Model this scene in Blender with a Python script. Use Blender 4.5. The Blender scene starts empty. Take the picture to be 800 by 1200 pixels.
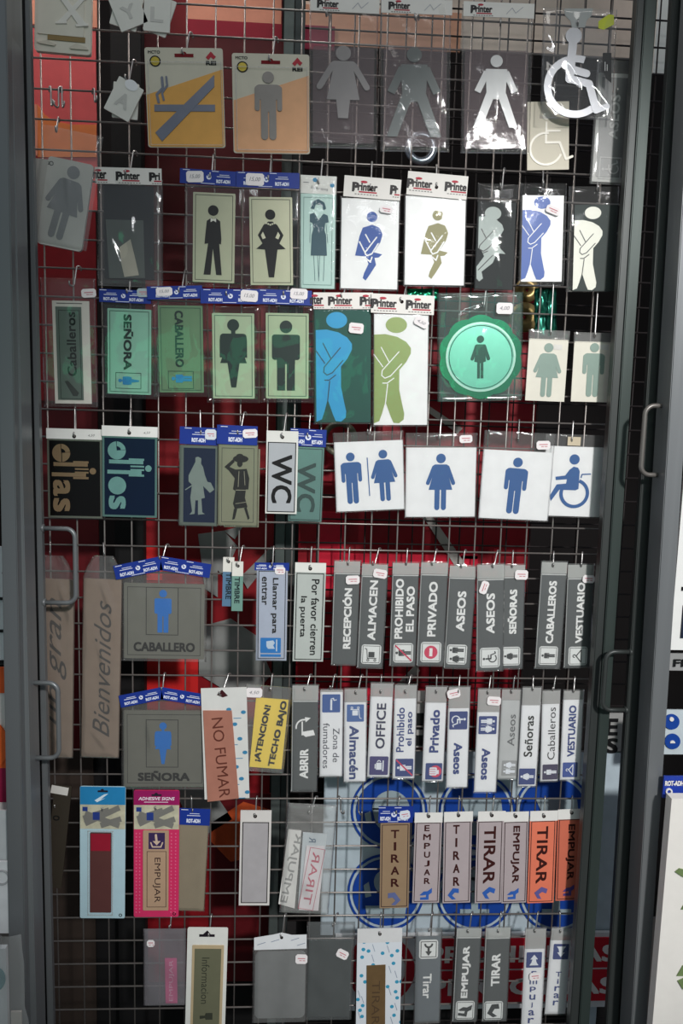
import bpy, bmesh, math, random
from mathutils import Matrix, Vector
random.seed(7)
SC = bpy.context.scene
COL = SC.collection

# ------------------------------------------------------------------ camera
F = 880.0                                    # focal length in pixels of the 800 x 1200 frame
R = ((0.9982753930455875, -0.02746196274714395, -0.051885260351586374),
     (0.020933268899033602, 0.9922567494342592, -0.1224268820780686),
     (0.05484558225489247, 0.1211296157189935, 0.9911203651943035))
CX, CZ, CY = 0.41418039, 2.3 - 0.65578214, -1.40642909     # camera point; the wire grid is the plane y = 0
cam_d = bpy.data.cameras.new('camera')
cam = bpy.data.objects.new('camera', cam_d)
COL.objects.link(cam)
rw = Vector((R[0][0], R[0][2], -R[0][1]))
up = -Vector((R[1][0], R[1][2], -R[1][1]))
fw = Vector((R[2][0], R[2][2], -R[2][1]))
M = Matrix((rw, up, -fw)).transposed().to_4x4()
M.translation = (CX, CY, CZ)
cam.matrix_world = M
cam_d.sensor_fit = 'VERTICAL'
cam_d.sensor_height = 36.0
cam_d.lens = F / 1200 * 36
cam_d.clip_start = 0.02
SC.camera = cam

# ------------------------------------------------------------------ world, lamps, exposure
W = bpy.data.worlds.new('shop'); SC.world = W; W.use_nodes = True
W.node_tree.nodes['Background'].inputs[0].default_value = (0.80, 0.87, 1.0, 1)
W.node_tree.nodes['Background'].inputs[1].default_value = 0.25
def area(name, loc, target, sx, sy, power, col):
    d = bpy.data.lights.new(name, 'AREA'); d.shape = 'RECTANGLE'; d.size = sx; d.size_y = sy
    d.energy = power; d.color = col
    o = bpy.data.objects.new(name, d); COL.objects.link(o); o.location = loc
    o.rotation_euler = (Vector(target) - Vector(loc)).to_track_quat('-Z', 'Y').to_euler()
    return o
area('ceiling_tube_light', (0.75, -1.5, 3.35), (0.55, 0, 1.6), 1.5, 0.2, 5, (1.0, 0.97, 0.92))
area('ceiling_tube_light', (1.3, -3.6, 3.2), (0.6, 0, 1.3), 1.5, 0.2, 10, (0.95, 0.97, 1.0))
area('ceiling_tube_light', (-0.05, 0.06, 2.95), (-0.1, 0.2, 1.9), 1.2, 0.08, 9, (1.0, 0.92, 0.86))  # added close above the rack to brighten the posters behind the grid
def spot(name, loc, target, power, ang, col, rad):
    d = bpy.data.lights.new(name, 'SPOT'); d.energy = power; d.color = col; d.spot_size = math.radians(ang); d.spot_blend = 0.62; d.shadow_soft_size = rad
    o = bpy.data.objects.new(name, d); COL.objects.link(o); o.location = loc
    o.rotation_euler = (Vector(target) - Vector(loc)).to_track_quat('-Z', 'Y').to_euler()
spot('added_spot_light', (1.629, -3.6, 3.259), (0.82, 0, 1.27), 585, 28.5, (1.0, 0.98, 0.96), 0.13)  # added spot; its soft cone leaves the left and top dim
area('green_shop_sign_light', (0.2, -4.2, 2.02), (0.4, 0, 1.75), 2.8, 0.3, 3.6, (0.03, 1.0, 0.42))
SC.view_settings.view_transform = 'Standard'
SC.view_settings.look = 'None'
SC.view_settings.exposure = 0.0
SC.view_settings.gamma = 1.0
SC.view_settings.use_curve_mapping = False
SC.cycles.transparent_max_bounces = 40
SC.cycles.max_bounces = 6
SC.cycles.use_denoising = True

# ------------------------------------------------------------------ projection helpers (pixel -> point on a plane y = const)
def at(x, y, Y=0.0):
    a, b = (x - 400) / F, (y - 600) / F
    d = [R[0][k] * a + R[1][k] * b + R[2][k] for k in range(3)]       # plane axes: right, down, into
    s = (Y - CY) / d[2]
    return Vector((CX + s * d[0], Y, CZ - s * d[1]))
def wire_z(i): return 2.3 - 0.05 * i

# ------------------------------------------------------------------ materials
def lin(c):
    r = []
    for v in c:
        v = v / 255
        r.append(v / 12.92 if v <= 0.04045 else ((v + 0.055) / 1.055) ** 2.4)
    return (*r, 1)
MC = {}
def mat(c, rough=0.5, metal=0.0, vary=0.05, spec=0.28, scale=40.0):
    key = (tuple(c), rough, metal, vary, spec, scale)
    if key in MC: return MC[key]
    m = bpy.data.materials.new('m_%d_%d_%d' % tuple(c)); m.use_nodes = True
    nt = m.node_tree; b = nt.nodes['Principled BSDF']
    b.inputs['Roughness'].default_value = rough; b.inputs['Metallic'].default_value = metal
    b.inputs['Specular IOR Level'].default_value = spec
    col = lin(c); b.inputs['Base Color'].default_value = col
    if vary:
        tc = nt.nodes.new('ShaderNodeTexCoord'); n = nt.nodes.new('ShaderNodeTexNoise')
        n.inputs['Scale'].default_value = scale; n.inputs['Detail'].default_value = 4
        r = nt.nodes.new('ShaderNodeValToRGB')
        r.color_ramp.elements[0].position = 0.3; r.color_ramp.elements[1].position = 0.7
        r.color_ramp.elements[0].color = tuple(v * (1 - vary) for v in col[:3]) + (1,)
        r.color_ramp.elements[1].color = tuple(min(1, v * (1 + vary)) for v in col[:3]) + (1,)
        nt.links.new(tc.outputs['Object'], n.inputs['Vector'])
        nt.links.new(n.outputs['Fac'], r.inputs['Fac'])
        nt.links.new(r.outputs['Color'], b.inputs['Base Color'])
    MC[key] = m
    return m
FC = {}
def film(haze=0.05, tint=(255, 255, 255), bump=0.35, scale=55.0, gloss=0.10, hc=(215, 215, 212)):
    key = (haze, tint, bump, scale, gloss, hc)
    if key in FC: return FC[key]
    m = bpy.data.materials.new('film'); m.use_nodes = True
    nt = m.node_tree; N = nt.nodes; L = nt.links.new
    for n in list(N): N.remove(n)
    out = N.new('ShaderNodeOutputMaterial')
    tr = N.new('ShaderNodeBsdfTransparent'); tr.inputs[0].default_value = lin(tint)
    df = N.new('ShaderNodeBsdfDiffuse'); df.inputs[0].default_value = lin(hc)
    gl = N.new('ShaderNodeBsdfGlossy'); gl.inputs['Roughness'].default_value = 0.05
    tc = N.new('ShaderNodeTexCoord')
    n1 = N.new('ShaderNodeTexNoise'); n1.inputs['Scale'].default_value = scale; n1.inputs['Detail'].default_value = 3
    n1.inputs['Distortion'].default_value = 1.2
    crinkled = bump >= 0.4
    if crinkled:
        n1.noise_type = 'RIDGED_MULTIFRACTAL'; n1.inputs['Scale'].default_value = scale * 0.45; n1.inputs['Distortion'].default_value = 0.6; n1.inputs['Detail'].default_value = 2
    bp = N.new('ShaderNodeBump'); bp.inputs['Strength'].default_value = bump * (0.75 if crinkled else 0.4); bp.inputs['Distance'].default_value = 0.0022 if crinkled else 0.006
    L(tc.outputs['Object'], n1.inputs['Vector']); L(n1.outputs['Fac'], bp.inputs['Height'])
    fr = N.new('ShaderNodeFresnel'); fr.inputs['IOR'].default_value = 1.5
    mu = N.new('ShaderNodeMath'); mu.operation = 'MULTIPLY_ADD'; mu.inputs[1].default_value = 0.4; mu.inputs[2].default_value = max(0, gloss * 0.4 - 0.02)
    mu.use_clamp = True
    L(bp.outputs[0], gl.inputs['Normal']); L(fr.outputs[0], mu.inputs[0])
    m1 = N.new('ShaderNodeMixShader'); m1.inputs[0].default_value = haze
    L(tr.outputs[0], m1.inputs[1]); L(df.outputs[0], m1.inputs[2])
    m2 = N.new('ShaderNodeMixShader'); L(mu.outputs[0], m2.inputs[0]); L(m1.outputs[0], m2.inputs[1]); L(gl.outputs[0], m2.inputs[2])
    L(m2.outputs[0], out.inputs[0])
    FC[key] = m
    return m
def steel(c=(150, 152, 150), rough=0.32, streak=True):
    key = ('steel', c, rough)
    if key in MC: return MC[key]
    m = bpy.data.materials.new('steel'); m.use_nodes = True
    nt = m.node_tree; b = nt.nodes['Principled BSDF']
    b.inputs['Metallic'].default_value = 0.35; b.inputs['Base Color'].default_value = lin(c)
    tc = nt.nodes.new('ShaderNodeTexCoord'); mp = nt.nodes.new('ShaderNodeMapping'); mp.inputs['Scale'].default_value = (90, 90, 2)
    n = nt.nodes.new('ShaderNodeTexNoise'); n.inputs['Scale'].default_value = 1.0; n.inputs['Detail'].default_value = 5
    mr = nt.nodes.new('ShaderNodeMapRange'); mr.inputs[3].default_value = rough - 0.1; mr.inputs[4].default_value = rough + 0.15
    nt.links.new(tc.outputs['Object'], mp.inputs[0]); nt.links.new(mp.outputs[0], n.inputs['Vector'])
    nt.links.new(n.outputs['Fac'], mr.inputs[0]); nt.links.new(mr.outputs[0], b.inputs['Roughness'])
    MC[key] = m
    return m

WHITE = (236, 237, 236); BLACK = (16, 17, 18); NAVY = (30, 52, 120); GRAYP = (82, 85, 86)

# ------------------------------------------------------------------ object helpers
def link_mesh(name, bm, m, parent=None, smooth=False):
    me = bpy.data.meshes.new(name)
    bm.to_mesh(me); bm.free()
    if smooth:
        for p in me.polygons: p.use_smooth = True
    me.materials.append(m)
    o = bpy.data.objects.new(name, me); COL.objects.link(o)
    if parent: o.parent = parent
    return o
def tag(o, label, cat, group=None, kind=None):
    if label: o['label'] = label
    if cat: o['category'] = cat
    if group: o['group'] = group
    if kind: o['kind'] = kind
    return o
def empty(name, loc, label, cat, group=None):
    o = bpy.data.objects.new(name, None); o.empty_display_size = 0.02; COL.objects.link(o); o.location = loc
    return tag(o, label, cat, group)
def add_box(bm, a, b):
    vs = [bm.verts.new((x, y, z)) for x in (a[0], b[0]) for y in (a[1], b[1]) for z in (a[2], b[2])]
    for f in ((0, 1, 3, 2), (4, 6, 7, 5), (0, 4, 5, 1), (2, 3, 7, 6), (0, 2, 6, 4), (1, 5, 7, 3)):
        bm.faces.new([vs[i] for i in f])
def add_tube(bm, pts, r, n=8, cap=True):
    pts = [Vector(p) for p in pts]; rings = []
    prev = None
    for i, p in enumerate(pts):
        t = (pts[min(i + 1, len(pts) - 1)] - pts[max(i - 1, 0)]).normalized()
        if prev is None:
            a = t.cross(Vector((0.31, 0.2, 0.93)))
            if a.length < 1e-3: a = t.cross(Vector((1, 0, 0)))
        else:
            a = prev - t * prev.dot(t)
        a.normalize(); prev = a; b = t.cross(a)
        rings.append([bm.verts.new(p + a * r * math.cos(2 * math.pi * k / n) + b * r * math.sin(2 * math.pi * k / n)) for k in range(n)])
    for q in range(len(rings) - 1):
        for k in range(n):
            bm.faces.new((rings[q][k], rings[q][(k + 1) % n], rings[q + 1][(k + 1) % n], rings[q + 1][k]))
    if cap:
        bm.faces.new(rings[0][::-1]); bm.faces.new(rings[-1])

# ------------------------------------------------------------------ text outlines, measured once
TC = {}
def text_geo(s, bold=0.0, shear=0.0):
    key = (s, bold, shear)
    if key in TC: return TC[key]
    cu = bpy.data.curves.new('t', 'FONT'); cu.body = s; cu.offset = bold; cu.shear = shear
    cu.resolution_u = 3; cu.fill_mode = 'FRONT'
    o = bpy.data.objects.new('t', cu); COL.objects.link(o)
    dg = bpy.context.evaluated_depsgraph_get()
    me = bpy.data.meshes.new_from_object(o.evaluated_get(dg))
    vs = [(v.co.x, v.co.y) for v in me.vertices]; fs = [tuple(p.vertices) for p in me.polygons]
    x0 = min(v[0] for v in vs); x1 = max(v[0] for v in vs); y0 = min(v[1] for v in vs); y1 = max(v[1] for v in vs)
    vs = [((x - x0) / (x1 - x0) - 0.5, (y - y0) / max(y1 - y0, 1e-6) - 0.5) for x, y in vs]
    bpy.data.objects.remove(o); bpy.data.curves.remove(cu); bpy.data.meshes.remove(me)
    TC[key] = (vs, fs)
    return TC[key]

# ------------------------------------------------------------------ a drawn part: polygons on a sign's face, given in photo pixels
class P:
    def __init__(s, sign, layer=0.0, thick=0.0):
        s.s = sign; s.layer = layer / 1000; s.k = 0; s.t = thick / 1000; s.bm = bmesh.new(); s.fr = None
    def frame(s, cx, cy, size, rot=0, local=False, flip=False):      # icon frame: unit = size, rot clockwise degrees
        c = (cx, cy) if local else s.s.L(cx, cy)
        a = math.radians(rot); s.fr = (c[0], c[1], size, math.cos(a), math.sin(a), -1 if flip else 1); return s
    def tp(s, p, q=(0, 0)):                     # point p, plus an offset q that is not turned with the photo
        if s.fr:
            cx, cy, k, ca, sa, fl = s.fr; x, y = (p[0] + q[0]) * k * fl, (p[1] + q[1]) * k
            return (cx + x * ca - y * sa, cy + x * sa + y * ca)
        u = s.s.L(*p); return (u[0] + q[0], u[1] + q[1])
    def put(s, pts):
        S = s.s; n = len(pts)
        ar = sum(pts[i][0] * pts[(i + 1) % n][1] - pts[(i + 1) % n][0] * pts[i][1] for i in range(n))
        s.layer += 0.000015; s.k += 1           # keeps overlapping strokes of one print apart
        if ar > 0: pts = pts[::-1]              # y runs down: counter-clockwise seen from the front
        fr = [s.bm.verts.new(S.m(u, v, s.layer)) for u, v in pts]
        try: s.bm.faces.new(fr)
        except ValueError: return
        if s.t:
            bk = [s.bm.verts.new(S.m(u, v, s.layer - s.t)) for u, v in pts]
            s.bm.faces.new(bk[::-1])
            for i in range(n):
                j = (i + 1) % n; s.bm.faces.new((fr[j], fr[i], bk[i], bk[j]))
    def poly(s, pts): s.put([s.tp(p) for p in pts]); return s
    def off(s, c, pts): s.put([s.tp(c, q) for q in pts]); return s
    def rect(s, cx, cy, w, h): return s.off((cx, cy), [(-w / 2, -h / 2), (w / 2, -h / 2), (w / 2, h / 2), (-w / 2, h / 2)])
    def rrect(s, cx, cy, w, h, r, n=5):
        q = []
        for sx, sy, a0 in ((1, -1, -90), (1, 1, 0), (-1, 1, 90), (-1, -1, 180)):
            for k in range(n + 1):
                a = math.radians(a0 + 90 * k / n); q.append((sx * (w / 2 - r) + r * math.cos(a), sy * (h / 2 - r) + r * math.sin(a)))
        return s.off((cx, cy), q)
    def ell(s, cx, cy, rx, ry=None, n=24):
        ry = ry or rx
        return s.off((cx, cy), [(rx * math.cos(2 * math.pi * k / n), ry * math.sin(2 * math.pi * k / n)) for k in range(n)])
    def ring(s, cx, cy, ro, ri, a0=0, a1=360, n=28):
        for k in range(n):
            a, b = math.radians(a0 + (a1 - a0) * k / n), math.radians(a0 + (a1 - a0) * (k + 1) / n)
            s.off((cx, cy), [(ro * math.cos(a), ro * math.sin(a)), (ro * math.cos(b), ro * math.sin(b)), (ri * math.cos(b), ri * math.sin(b)), (ri * math.cos(a), ri * math.sin(a))])
        return s
    def stroke(s, pts, w, cap=True):
        for (a, b) in zip(pts[:-1], pts[1:]):
            dx, dy = b[0] - a[0], b[1] - a[1]; l = math.hypot(dx, dy) or 1; nx, ny = -dy / l * w / 2, dx / l * w / 2
            q = [(a[0] + nx, a[1] + ny)]
            if cap:
                an = math.atan2(ny, nx)
                q += [(a[0] + w / 2 * math.cos(an + math.pi * k / 5), a[1] + w / 2 * math.sin(an + math.pi * k / 5)) for k in range(1, 5)]
            q += [(a[0] - nx, a[1] - ny), (b[0] - nx, b[1] - ny)]
            if cap:
                an = math.atan2(-ny, -nx)
                q += [(b[0] + w / 2 * math.cos(an + math.pi * k / 5), b[1] + w / 2 * math.sin(an + math.pi * k / 5)) for k in range(1, 5)]
            q += [(b[0] + nx, b[1] + ny)]
            s.poly(q)
        return s
    def box(s, cx, cy, w, h, lw):                # an outline
        for c, d in (((0, -(h - lw) / 2), (w, lw)), ((0, (h - lw) / 2), (w, lw)), ((-(w - lw) / 2, 0), (lw, h)), (((w - lw) / 2, 0), (lw, h))):
            s.off((cx, cy), [(c[0] + x * d[0] / 2, c[1] + y * d[1] / 2) for x, y in ((-1, -1), (1, -1), (1, 1), (-1, 1))])
        return s
    def text(s, t, cx, cy, ln, hg, rot=0, bold=0.02, shear=0.0, mirror=False):   # ink box ln x hg; rot 90 reads upward, -90 downward
        vs, fs = text_geo(t, 0.0, shear); a = math.radians(-rot); ca, sa = math.cos(a), math.sin(a)
        e = 1.5 * max(bold, 0) * min(hg, 14)
        ln -= 2 * e; hg -= 2 * e
        for ox, oy in (((-e, -e), (e, -e), (-e, e), (e, e)) if e > 0 else ((0, 0),)):   # heavier strokes: the outline laid down four times
            V = []; s.layer += 0.00001
            for x, y in vs:
                x = x * ln + ox; y = -y * hg * (-1 if mirror else 1) + oy
                p = s.tp((cx, cy), (x * ca - y * sa, x * sa + y * ca)); V.append(s.bm.verts.new(s.s.m(p[0], p[1], s.layer)))
            for f in fs:
                try: s.bm.faces.new([V[i] for i in f])
                except ValueError: pass
        return s
    def stack(s, t, cx, y0, y1, cw, bold=0.02, dx=0):   # letters one under another
        n = len(t); st = (y1 - y0) / n
        for i, c in enumerate(t):
            w = cw * (0.3 if c in 'Iij' else 1.25 if c in 'Mm' else 0.85 if c in 'EJ' else 1)
            s.text(c, cx + dx * (i + .5 - n / 2), y0 + st * (i + .5), w, st * 0.68, 0, bold)
        return s
    def add(s, name, m, parent=None, label=None):
        o = link_mesh(name, s.bm, m, parent or s.s.root)
        if label: o['label'] = label
        return o

# ------------------------------------------------------------------ hanging things
HOOKS = []
class Sign:
    def __init__(s, name, label, cat, short, tm, bm, w, row=None, hook=None, d=14, group=None, yaw=None):
        Y = -d / 1000
        a, b = at(*tm, Y), at(*bm, Y); s.tm = tm; s.bmid = bm; s.w = w
        s.h = math.hypot(bm[0] - tm[0], bm[1] - tm[1]); s.sy = (a - b).length / s.h
        c = ((tm[0] + bm[0]) / 2, (tm[1] + bm[1]) / 2)
        s.sx = (at(c[0] + 5, c[1], Y) - at(c[0] - 5, c[1], Y)).length / 10
        s.ang = math.atan2(a.x - b.x, a.z - b.z)
        ax = ((bm[0] - tm[0]) / s.h, (bm[1] - tm[1]) / s.h); s.ax = ax
        s.cu, s.cv = w / 2, s.h / 2
        s.d = d
        mid = (a + b) / 2
        s.hu, s.hv = (w / 2, -6) if hook is None else s.L(*hook)
        ou, ov = (s.hu - s.cu) * s.sx, -(s.hv - s.cv) * s.sy
        ca, sa = math.cos(s.ang), math.sin(s.ang)
        loc = Vector((mid.x + ou * ca + ov * sa, Y, mid.z - ou * sa + ov * ca))
        s.root = empty(name, loc, label, cat, group)
        s.root.rotation_euler = (0, s.ang, 0)
        s.label = label
        if row is not None: HOOKS.append((loc.copy(), row, short, d))
    def L(s, x, y):                              # photo pixel -> pixel on the sign's own face
        dx, dy = x - s.tm[0], y - s.tm[1]
        return (s.w / 2 + dx * s.ax[1] - dy * s.ax[0], dx * s.ax[0] + dy * s.ax[1])
    def m(s, u, v, lay):
        return ((u - s.hu) * s.sx, -lay, -(v - s.hv) * s.sy)
    def P(s, layer=0.0, thick=0.0): return P(s, layer, thick)
    def panel(s, c, t=2.5, r=0, rough=0.45, metal=0, name='panel', vary=0.03, x0=0, x1=None, y0=0, y1=None, layer=0, label=None):
        x1 = s.w if x1 is None else x1; y1 = s.h if y1 is None else y1
        p = s.P(layer, t); p.frame((x0 + x1) / 2, (y0 + y1) / 2, 1, local=True)
        if r: p.rrect(0, 0, x1 - x0, y1 - y0, r)
        else: p.rect(0, 0, x1 - x0, y1 - y0)
        return p.add(name, c if isinstance(c, bpy.types.Material) else mat(c, rough, metal, vary), label=label)
    def border(s, inset, lw, c, layer=0.4, metal=0):
        p = s.P(layer); p.frame(s.cu, s.cv, 1, local=True); p.box(0, 0, s.w - 2 * inset, s.h - 2 * inset, lw)
        return p.add('border', mat(c, 0.5, metal))
    def loc(s, layer=0, thick=0):
        p = s.P(layer, thick); p.frame(0, 0, 1, local=True); return p
    def sleeve(s, u0, v0, u1, v1, haze=0.05, bump=0.35, scale=55, gloss=0.10, amp=1.0, layer=2.2, tint=(255, 255, 255), folds=(), hc=(215, 215, 212), back=True, name='sleeve', taper=0):
        """a thin plastic bag: puffed front sheet and back sheet sharing their rim; folds are raised creases"""
        bm = bmesh.new(); rnd = random.Random(hash((round(s.tm[0]), round(s.tm[1]))) & 0xffff)
        W_, H_ = u1 - u0, v1 - v0
        nx = max(8, min(30, int(W_ / 2.6))); ny = max(10, min(56, int(H_ / 2.8)))
        ph = [(rnd.uniform(.5, 2.2) / 10, rnd.uniform(-2, 2) / 14, rnd.uniform(0, 6.28)) for _ in range(5)]
        def z(i, j, sgn):
            fx, fy = i / nx, j / ny
            e = min(fx, 1 - fx) * W_; e2 = min(fy, 1 - fy) * H_
            k = min(1, e / 4) * min(1, (e2 + 1.2) / 4)
            if sgn < 0: return -3.2 * k if e2 > 0 else 0
            u, v = u0 + fx * W_, v0 + fy * H_
            zz = layer * k
            zz += k * amp * sum(math.sin(a * u + b * v + c) for a, b, c in ph) * 0.22
            for (xa, ya, xb, yb, hh) in folds:
                dx, dy = xb - xa, yb - ya; l2 = dx * dx + dy * dy
                t = max(0, min(1, ((u - xa) * dx + (v - ya) * dy) / l2))
                dist = math.hypot(u - xa - t * dx, v - ya - t * dy)
                zz += hh * math.exp(-(dist / 2.4) ** 2) * math.sin(math.pi * min(1, max(0, t)) + 0.01)
            return max(zz, 0.6 * k)
        def X(i, j):
            v = v0 + H_ * j / ny; k = 1 - taper * max(0, -v / max(-v0, 1)) ** 1.5
            return s.hu + (u0 + W_ * i / nx - s.hu) * k + (1.2 * math.sin(i * 1.7) if taper and j < 3 else 0)
        fr = [[bm.verts.new(s.m(X(i, j), v0 + H_ * j / ny, z(i, j, 1) / 1000)) for i in range(nx + 1)] for j in range(ny + 1)]
        for j in range(ny):
            for i in range(nx): bm.faces.new((fr[j][i], fr[j + 1][i], fr[j + 1][i + 1], fr[j][i + 1]))
        if back:
            cols = (0, 1, 2, nx - 2, nx - 1, nx) if nx > 5 else range(nx + 1)
            bk = {}
            for j in range(ny + 1):
                for i in cols:
                    bk[i, j] = fr[j][i] if i in (0, nx) else bm.verts.new(s.m(X(i, j), v0 + H_ * j / ny, z(i, j, -1) / 1000))
            cols = list(cols)
            for j in range(ny):
                for a, b in zip(cols[:-1], cols[1:]): bm.faces.new((bk[a, j], bk[b, j], bk[b, j + 1], bk[a, j + 1]))
        return link_mesh(name, bm, film(haze, tint, bump, scale, gloss, hc), s.root, smooth=True)
    def bag(s, top, side=1.5, bottom=2, **k):    # sleeve around the panel, running up by «top» pixels
        return s.sleeve(-side, -top, s.w + side, s.h + bottom, **k)
    def hole(s, layer=0.6, r=2.0, parent=None, dx=0, dy=0):
        p = s.loc(layer); p.ell(s.hu + dx, s.hv + 1.2 + dy, r, r, 12); return p.add('hang_hole', mat((25, 12, 12), 0.9, 0, 0), parent)
    def card(s, cx, cy, w, h, rot=0, c=(236, 235, 230), layer=0.2, t=0.8, name='header_card'):
        p = s.P(layer, t); p.frame(cx, cy, 1, rot); p.rect(0, 0, w, h); return p.add(name, mat(c, 0.5, 0, 0.03))
    def rot(s, cx, cy, w, h, rot=0, layer=0.6, n=None, seed=0):
        """blue header card printed ROT-ADH"""
        p = s.P(layer, 0.8); p.frame(cx, cy, 1, rot); p.rect(0, 0, w, h)
        hc = p.add('header_card', mat((30, 54, 140), 0.4, 0, 0.06))
        q = s.P(layer + 0.3); q.frame(cx, cy, 1, rot); ic = s.P(layer + 0.3)
        n = n or max(1, round(w / 33)); st = w / n
        for k in range(n):
            x = -w / 2 + st * (k + 0.5) + (seed % 3 - 1) * 2
            tw = min(16, st * 0.6)
            q.text('ROT-ADH', max(-w / 2 + tw / 2, min(w / 2 - tw / 2, x)), h * 0.24, tw, h * 0.24, 0, 0.03)
            q.rect(x, -h * 0.08, tw * 0.95, 0.7); q.rect(x + 1, -h * 0.2, tw * 0.7, 0.6)
            xr = x + st * 0.5
            if xr < w / 2 - 3:
                q.ring(xr, -h * 0.02, h * 0.17, h * 0.07, -60, 220, 14); q.poly([(xr - 1, -h * .2), (xr + 2.6, -h * .12), (xr, -h * .02)])
                if h > 14: q.rect(xr - 1, h * 0.42, tw, 0.6)
            xl = x - st * 0.28
            if h > 14: q.rect(max(-w / 2 + 4, xl), -h * 0.42, 8, 0.7)
        q.add('header_print', mat((225, 230, 245), 0.5, 0, 0), hc)
        return hc
    def printer(s, cx, cy, w, h, rot=0, layer=0.5, xs=None):
        """white header card printed Printer"""
        p = s.P(layer, 0.8); p.frame(cx, cy, 1, rot); p.rect(0, 0, w, h)
        hc = p.add('header_card', mat((232, 228, 222), 0.5, 0, 0.03))
        k = min(1, h / 20)
        for x, part in (xs or ((-w * 0.12, 'Printer'), (w * 0.33, 'Pri'))):
            a = s.P(layer + 0.3); a.frame(cx, cy, 1, rot); b = s.P(layer + 0.3); b.frame(cx, cy, 1, rot)
            n = len(part)
            lw = 28 * k * n / 7
            a.text(part, x, -0.5 * k, lw, 9.5 * k, 0, 0.03)
            if part[0] == 'P': a.text('P', x - lw / 2 + 2.5 * k, 0.4 * k, 8 * k, 11 * k, 0, 0.03)
            if n > 3: b.ell(x - 2 * k, -6 * k, 4 * k, 1.5 * k, 12)
            b.rect(x + 3 * k, 5.6 * k, lw * 0.75, 1.6 * k)
            for j in range(n + 1): a.rect(x - lw / 2 + 3 + j * lw / (n + 1), 8.4 * k, lw / (n + 1) * 0.6, 0.7)
            a.add('lettering', mat((40, 36, 38), 0.5, 0, 0), hc); b.add('logo_mark', mat((178, 36, 58), 0.5, 0, 0), hc)
        return hc
    def sticker(s, cx, cy, rot=0, w=15, h=9, layer=4.5, txt=None, c=(238, 232, 232), ink=(200, 120, 130)):
        p = s.P(layer, 0.3); p.frame(cx, cy, 1, rot)
        k = 2
        p.poly([(-w / 2 + k, -h / 2), (w / 2 - k, -h / 2), (w / 2, -h / 2 + k), (w / 2, h / 2 - k), (w / 2 - k, h / 2), (-w / 2 + k, h / 2), (-w / 2, h / 2 - k), (-w / 2, -h / 2 + k)])
        o = p.add('price_sticker', mat(c, 0.6, 0, 0.02))
        q = s.P(layer + 0.25); q.frame(cx, cy, 1, rot)
        if txt: q.text(txt, 0, 0, w * 0.6, h * 0.38, 0, 0.0, 0.3); ink = (120, 120, 125)
        else:
            q.rect(0, -0.8, w * 0.62, 1.0); q.rect(-1, 1.6, w * 0.2, 0.8); q.rect(3, 1.6, w * 0.2, 0.8)
        q.add('price_print', mat(ink, 0.6, 0, 0), o)
        return o

# ------------------------------------------------------------------ pictograms (unit box centred on 0, y down)
def ic_man(p, k=1.0):
    p.ell(0, -.415, .085)
    p.rrect(0, -.2, .40, .22, .08); p.rect(0, -.1, .225, .38)
    for sx in (-1, 1):
        p.stroke([(sx * .163, -.25), (sx * .163, .04)], .075); p.stroke([(sx * .06, 0), (sx * .06, .45)], .105)
def ic_woman(p):
    p.ell(0, -.415, .085)
    p.rrect(0, -.25, .28, .12, .05); p.poly([(-.09, -.3), (.09, -.3), (.21, .14), (-.21, .14)])
    for sx in (-1, 1):
        p.stroke([(sx * .12, -.26), (sx * .225, .02)], .07); p.stroke([(sx * .058, .1), (sx * .058, .46)], .09)
def ic_man_solid(p):                             # blocky figure, arms joined to the body
    p.ell(0, -.41, .09, .09); p.rrect(0, -.12, .40, .36, .04)
    p.rect(0, .02, .26, .2); p.rect(-.07, .25, .115, .5); p.rect(.07, .25, .115, .5)
def ic_woman_leg(p):                             # skirt and one joined leg
    p.ell(0, -.41, .085, .085); p.rect(0, -.31, .06, .06); p.rrect(0, -.15, .38, .28, .05)
    p.poly([(-.11, -.1), (.11, -.1), (.19, .13), (-.19, .13)]); p.poly([(-.09, .1), (.09, .1), (.035, .48), (-.035, .48)])
    for sx in (-1, 1): p.rect(sx * .165, -.08, .06, .26)
def ic_wheelchair(p):
    p.ell(-.08, -.41, .085); p.stroke([(-.08, -.26), (-.07, .06)], .11); p.stroke([(-.06, -.1), (.17, -.1)], .07)
    p.stroke([(-.06, .07), (.19, .07)], .09); p.stroke([(.19, .07), (.31, .38), (.42, .34)], .075)
    p.ring(-.04, .18, .30, .225, 40, 268, 20)
def ic_hanger(p):
    p.stroke([(0, -.12), (-.42, .22), (.42, .22), (0, -.12)], .07); p.ring(.0, -.24, .12, .06, -200, 90, 12)
def ic_cart(p):
    p.rect(.02, .02, .40, .36); p.stroke([(-.42, -.38), (-.3, -.34), (-.24, .26), (.34, .26)], .05)
    p.ring(-.2, .38, .09, .045); p.ring(.26, .38, .09, .045)
def ic_cup(p):
    p.rect(-.03, .0, .46, .36); p.ring(.24, 0, .13, .07, -90, 90, 10); p.rect(0, .27, .7, .08); p.rect(-.03, -.24, .3, .07)
def ic_arrow(p):                                 # thick bent arrow
    p.poly([(-.45, .1), (-.05, -.45), (.42, -.4), (.42, -.05), (.1, -.1), (-.1, .12), (.2, .42), (-.1, .45)])
def ic_push(p):
    p.poly([(-.48, .08), (-.18, -.2), (.1, -.22), (.42, -.45), (.42, -.1), (.2, .05), (.2, .42), (-.42, .42), (-.42, .24), (.0, .22), (.0, .05), (-.3, .1)])
CROSS_M = [(0, .18), (.2, .175), (.42, .2), (.58, .245), (.665, .3), (.665, .35), (.58, .43), (.46, .50), (.46, .68), (.51, .80), (.555, .9), (.545, .955), (.46, .99), (.36, .985), (.31, .93), (.21, .79), (.15, .90), (.10, .97), (.0, .99)]
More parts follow.
